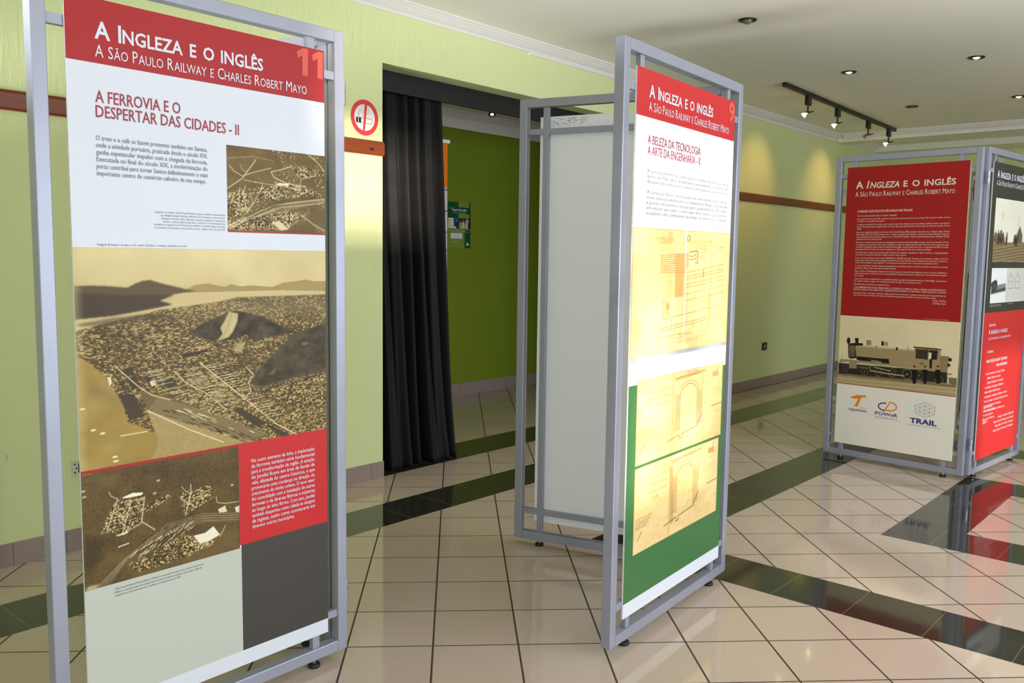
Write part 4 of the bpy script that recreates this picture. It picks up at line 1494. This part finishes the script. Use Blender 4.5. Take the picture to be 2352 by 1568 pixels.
b.lathe((0, 0, 0), (0, -1, 0), [(0, 0.0), (R0, 0.0), (R0, .004), (0, .004)], M_SIGNW, 56)
plate = b.build('plate', root)
b = MB()
disc(b, R0, -.0046, M_SIGNRED, r_in=.080)
disc(b, .0802, -.0044, M_SIGNW)
# cigarette outline, ember bands and smoke
y = -.0050


def flat(pts, m, yy=-.0050):
    b.add([(q[0], yy, q[1]) for q in pts], [tuple(range(len(pts)))], m)


def st(pts, w_, m, yy=-.0050):
    for (x0, z0), (x1, z1) in zip(pts[:-1], pts[1:]):
        d = math.hypot(x1 - x0, z1 - z0) or 1
        qx, qz = -(z1 - z0) / d * w_ / 2, (x1 - x0) / d * w_ / 2
        b.add([(x0 - qx, yy, z0 - qz), (x1 - qx, yy, z1 - qz), (x1 + qx, yy, z1 + qz), (x0 + qx, yy, z0 + qz)], [(0, 1, 2, 3)], m)


def rrect(x0, x1, z0, z1, r):
    out = []
    for cx_, cz_, a0 in ((x1 - r, z0 + r, -90), (x1 - r, z1 - r, 0), (x0 + r, z1 - r, 90), (x0 + r, z0 + r, 180)):
        for k_ in range(5):
            a = math.radians(a0 + 22.5 * k_)
            out.append((cx_ + r * math.cos(a), cz_ + r * math.sin(a)))
    return out


cig = rrect(-.066, .060, -.034, -.003, .010)
st(cig + cig[:1], .0022, M_SIGNB)
flat(rrect(-.067, -.052, -.035, -.002, .006), M_SIGNB)
flat(rrect(-.047, -.028, -.034, -.003, .003), M_SIGNB)
smoke = [(-.046, .002), (-.050, .014), (-.044, .026), (-.034, .032), (-.020, .030), (-.010, .024)]
st(smoke, .0012, M_SIGNB)
st([(-.044, .004), (-.046, .018), (-.040, .040), (-.028, .046), (-.014, .040), (.010, .018), (.024, .020), (.032, .034), (.030, .052), (.016, .066), (-.018, .076), (-.026, .080)], .0012, M_SIGNB)
lo = Vector((-.012, 0, -.085))
flat([(-.016, -.083), (.000, -.083), (.020, .083), (.002, .083)], M_SIGNRED, -.0056)
b.build('printed_symbol', root)

# ------------------------------------------------------------------ sockets
M_IVORY = mat('ivory_plastic', rgb(214, 210, 186), 0.4)
M_DKBROWN = mat('dark_brown_plastic', rgb(46, 34, 28), 0.4)
root = empty('wall_socket', (1.742, wy(1.742), .402), math.atan(WS))
tag(root, 'open ivory socket box without its cover, low on the wall behind panel 11', 'socket')
b = MB()
w2, h2 = .058, .035
b.box(-w2, -.030, -.008, 0, -h2, h2, M_IVORY)
b.box(.030, w2, -.008, 0, -h2, h2, M_IVORY)
b.box(-.030, .030, -.008, 0, -h2, -.024, M_IVORY)
b.box(-.030, .030, -.008, 0, .024, h2, M_IVORY)
b.build('plate', root)
b = MB()
b.box(-.030, .030, -.003, 0, -.024, .024, M_RUBBER)
b.build('recess', root)
for q in ((-.046, .020), (-.046, -.020), (-.038, .0), (.046, .020), (.046, -.020)):
    b = MB()
    b.tube((q[0], -.0105, q[1]), (q[0], -.0082, q[1]), .004, M_RUBBER, n=10)
    b.build('screw', root)
root = empty('wall_socket', (9.277, wy(9.277), .458), math.atan(WS))
tag(root, 'small dark brown socket plate on the green wall right of panel 9', 'socket')
b = MB()
b.box(-.062, .062, -.008, 0, -.044, .044, M_DKBROWN)
b.build('plate', root, bevel=.002)
b = MB()
b.box(-.030, .030, -.010, -.0081, -.026, .026, M_BLACK)
b.box(-.012, .012, -.012, -.0101, -.018, .018, M_IVORY)
b.build('switch', root)

b = MB()
b.box(-.025, .025, -.05, 0, -.03, .03, M_IVORY)
b.tube((0, -.062, -.006), (0, -.0505, -.006), .012, M_CORN)
o = b.build('motion_sensor')
o.location = (7.35, wy(7.35) - .001, 2.89)
tag(o, 'small white motion sensor box on the wall just under the cornice', 'sensor')

# ------------------------------------------------------------------ ceiling downlights
M_BULB = mat('lit_bulb', rgb(255, 220, 160), 0.3, emit=(1.0, .62, .30, 1), strength=8)
M_BULBOFF = mat('unlit_bulb', rgb(120, 112, 104), 0.12, spec=.7)


def downlight(x, y, lit, label, dome=False, power=6):
    root = empty('downlight', (x, y, CEIL), 0)
    tag(root, label, 'ceiling light', 'recessed ceiling downlights')
    b = MB()
    b.lathe((0, 0, 0), (0, 0, -1), [(.028, -.001), (.028, .006), (.054, .010), (.060, .006), (.060, -.001)], M_BLACK, 32)
    b.build('trim_ring', root)
    b = MB()
    if dome:
        b.lathe((0, 0, 0), (0, 0, -1), [(.033, .0), (.031, .012), (.022, .024), (.010, .030), (0, .031)], M_BULBOFF, 24)
    else:
        b.lathe((0, 0, 0), (0, 0, -1), [(.0275, .002), (.022, .010), (.010, .015), (0, .016)], M_BULB if lit else M_BULBOFF, 24)
    b.build('bulb', root)
    if lit:
        l = bpy.data.lights.new('downlight_beam', 'SPOT')
        l.energy = power
        l.color = (1.0, .74, .45)
        l.spot_size = math.radians(80)
        l.spot_blend = .7
        l.shadow_soft_size = .02
        o = bpy.data.objects.new('downlight_beam', l)
        o.location = (0, 0, -.03)
        o.parent = root
        COL.objects.link(o)
    return root


downlight(5.474, 2.774, False, 'unlit black ringed downlight nearest the viewer, bulb bulging below the ceiling', dome=True)
downlight(7.493, 2.853, True, 'lit black ringed downlight just above the near end of the spot track')
downlight(7.545, 1.891, True, 'lit black ringed downlight farthest up and right in the ceiling, no spots nearby')
downlight(9.527, 2.963, False, 'unlit black downlight right of the spot track')
downlight(9.546, 2.002, True, 'lit black ringed downlight cut by the right edge of the picture')
downlight(12.05, 3.16, True, 'small lit downlight beyond the ceiling beam above the locomotive panel', power=2)

# ------------------------------------------------------------------ spot track
root = empty('track_light', (7.58, 3.462, CEIL), math.atan2(3.606 - 3.462, 11.0 - 7.58))
tag(root, 'black ceiling track carrying four small reflector spots, three of them lit', 'track light')
b = MB()
b.box(0, 3.44, -.018, .018, -.036, 0, M_BLACK)
b.box(.02, 3.42, -.005, .005, -.0375, -.036, M_DKBROWN)
b.build('track_rail', root)
M_SPOTON = mat('lit_reflector', rgb(255, 230, 180), 0.2, emit=(1.0, .68, .34, 1), strength=9)
for k, (t, lit) in enumerate(((.60, True), (1.425, True), (2.43, False), (3.20, True))):
    b = MB()
    b.box(t - .045, t + .045, -.017, .017, -.120, -.038, M_BLACK)
    sp = b.build('spot_lamp', root, bevel=.002)
    b = MB()
    b.tube((t, 0, -.120), (t, 0, -.185), .008, M_BLACK)
    b.tube((t - .004, -.03, -.185), (t - .004, .03, -.185), .007, M_BLACK)
    b.tube((t, 0, -.185), (t + .03, -.045, -.175), .005, M_BLACK)
    b.build('lamp_arm', sp)
    # reflector lamp aimed down at the green wall
    d = Vector((-.10, .80, -.60)).normalized()
    c = Vector((t, .01, -.188))
    b = MB()
    b.lathe(c, d, [(.008, -.004), (.011, .010), (.017, .022), (.023, .034), (.025, .042)], M_SPOTON if lit else M_BULBOFF, 22)
    b.lathe(c, d, [(.0245, .041), (.016, .039), (0, .038)], M_SPOTON if lit else M_BULBOFF, 22)
    b.build('bulb', sp)
    if lit:
        l = bpy.data.lights.new('spot_beam', 'SPOT')
        l.energy = 14
        l.color = (1.0, .60, .24)
        l.spot_size = math.radians(84)
        l.spot_blend = 1.0
        l.shadow_soft_size = .03
        o = bpy.data.objects.new('spot_beam', l)
        o.location = c + d * .075
        o.rotation_euler = d.to_track_quat('-Z', 'Y').to_euler()
        o.parent = root
        COL.objects.link(o)

# ------------------------------------------------------------------ back room: poster, roll-up banner, small spot
I_PDK = ink('poster_green', 30, 84, 56)
I_POL = ink('poster_olive', 128, 150, 66)
I_PW = ink('poster_white', 232, 230, 236)
root = empty('poster', (6.160, BACKROOM_Y, 1.513), 0)
tag(root, 'green paper poster with a strip of photos on the dark back room wall', 'poster')
p = Print(0, .325, 0, .462, thick=.0011)
p.rect(0, .325, 0, .462, I_POL)
p.rect(0, .15, .30, .462, I_PDK, 1)
p.rect(.15, .31, .345, .410, I_PDK, 1)
p.rect(.305, .325, .22, .462, I_PDK, 1)
p.rect(.24, .325, 0, .185, I_PDK, 1)
rng = np.random.default_rng(12)
R = Raster(46, 110, (40, 42, 44))
R.poly([(0, 0), (.25, 0), (.25, 1), (0, 1)], (216, 206, 120))
R.poly([(.06, .0), (.22, 0), (.22, .5), (.06, .5)], (232, 232, 226))
R.poly([(.25, 0), (.48, 0), (.48, 1), (.25, 1)], (44, 78, 150))
R.poly([(.5, 0), (1, 0), (1, 1), (.5, 1)], (44, 50, 36))
for x_, y_, c_ in ((.08, .45, (226, 196, 190)), (.19, .42, (226, 220, 224)), (.38, .5, (60, 50, 48)), (.56, .5, (196, 206, 70)), (.68, .42, (226, 206, 216)), (.80, .55, (216, 190, 120)), (.92, .5, (30, 30, 32)), (.84, .2, (200, 190, 200))):
    R.dot((x_, y_ - .22), .028, .09, (190, 140, 112))
    R.poly([(x_ - .06, 1), (x_ - .05, y_ - .1), (x_ + .05, y_ - .1), (x_ + .06, 1)], c_, .95, .02)
R.dot((.38, .2), .04, .1, (80, 110, 180))
R.poly([(.26, .82), (.36, .82), (.36, 1), (.26, 1)], (230, 230, 236))
p.photo(.0, .325, .195, .30, R.a, M_PHOTO, layer=2)
p.text('Tapete Vermelho', .05, .372, .024, I_PW, width=.22, bold=.02, layer=3)
p.text('no Parque da Cidade', .06, .350, .010, I_PW, width=.20, layer=3, res=1)
p.text('Convite', .01, .395, .010, I_PW, width=.06, layer=3, res=1)
p.rect(.04, .205, .095, .150, I_PW, 2)
for k in range(3):
    p.text('entrada franca para todos', .07, .135 - .014 * k, .006, I_DARKTXT, width=.09, layer=3, res=1)
p.text('programação completa', .05, .168, .008, I_PW, width=.20, layer=3, res=1)
p.text('informações', .24, .160, .008, I_PW, width=.07, layer=3, res=1)
p.text('MUNICIPAL', .05, .055, .014, I_SAGE, width=.11, layer=3, res=1)
p.poly([(.265, .028), (.300, .028), (.300, .044), (.265, .044)], I_PW, 3)
p.poly([(.272, .048), (.292, .048), (.282, .064)], I_PW, 3)
o = p.b.build('printed_sheet', root)

M_RORANGE = ink('rollup_orange', 226, 120, 30)
M_RPALE = ink('rollup_pale', 206, 190, 200)
M_RBLUE = ink('rollup_teal', 44, 104, 120)
root = empty('roll_up_banner', (4.40, 4.90, 0), 0)
tag(root, 'orange and pale pink roll up banner mostly hidden behind the black curtain', 'banner stand')
b = MB()
b.box(-.42, .42, -.06, .06, 0, .07, M_STEEL)
b.build('base', root, bevel=.004)
b = MB()
b.box(-.39, .39, -.002, .002, .07, 2.30, M_RPALE)
for z0, z1 in ((1.96, 2.30), (.07, 1.22)):
    b.quad([(-.39, -.0026, z0), (.39, -.0026, z0), (.39, -.0026, z1), (-.39, -.0026, z1)], M_RORANGE)
for z0, dz in ((1.94, .0), (1.78, .02), (1.62, .05), (1.47, -.05)):
    b.quad([(.32, -.0028, z0 - dz), (.39, -.0028, z0), (.39, -.0028, z0 + .01), (.32, -.0028, z0 + .01 - dz)], M_RBLUE)
b.build('sheet', root)
b = MB()
b.box(-.405, .41, -.008, .008, 2.30, 2.325, M_CORN)
b.build('top_bar', root)
b = MB()
b.tube((0, .03, .07), (0, .012, 2.31), .009, M_STEEL)
b.build('pole', root)

root = empty('ceiling_spotlight', (5.94, 5.5, 2.86), 0)
tag(root, 'single small black spotlight with a bright bulb on the back room ceiling', 'spotlight')
b = MB()
b.box(-.035, .035, -.02, .02, -.06, 0, M_BLACK)
b.tube((0, 0, -.06), (.0, 0, -.095), .008, M_BLACK)
b.build('mount', root)
b = MB()
c = Vector((-.005, -.005, -.092))
d = Vector((-.35, -.35, -.85)).normalized()
b.lathe(c, d, [(.012, 0), (.018, .02), (.034, .055), (.036, .062)], M_BLACK, 20)
b.build('lamp_head', root)
b = MB()
b.lathe(c, d, [(.016, .061), (.010, .068), (0, .070)], mat('cool_bulb', rgb(255, 255, 255), .3, emit=(1, .95, .85, 1), strength=3), 20)
b.build('bulb', root)
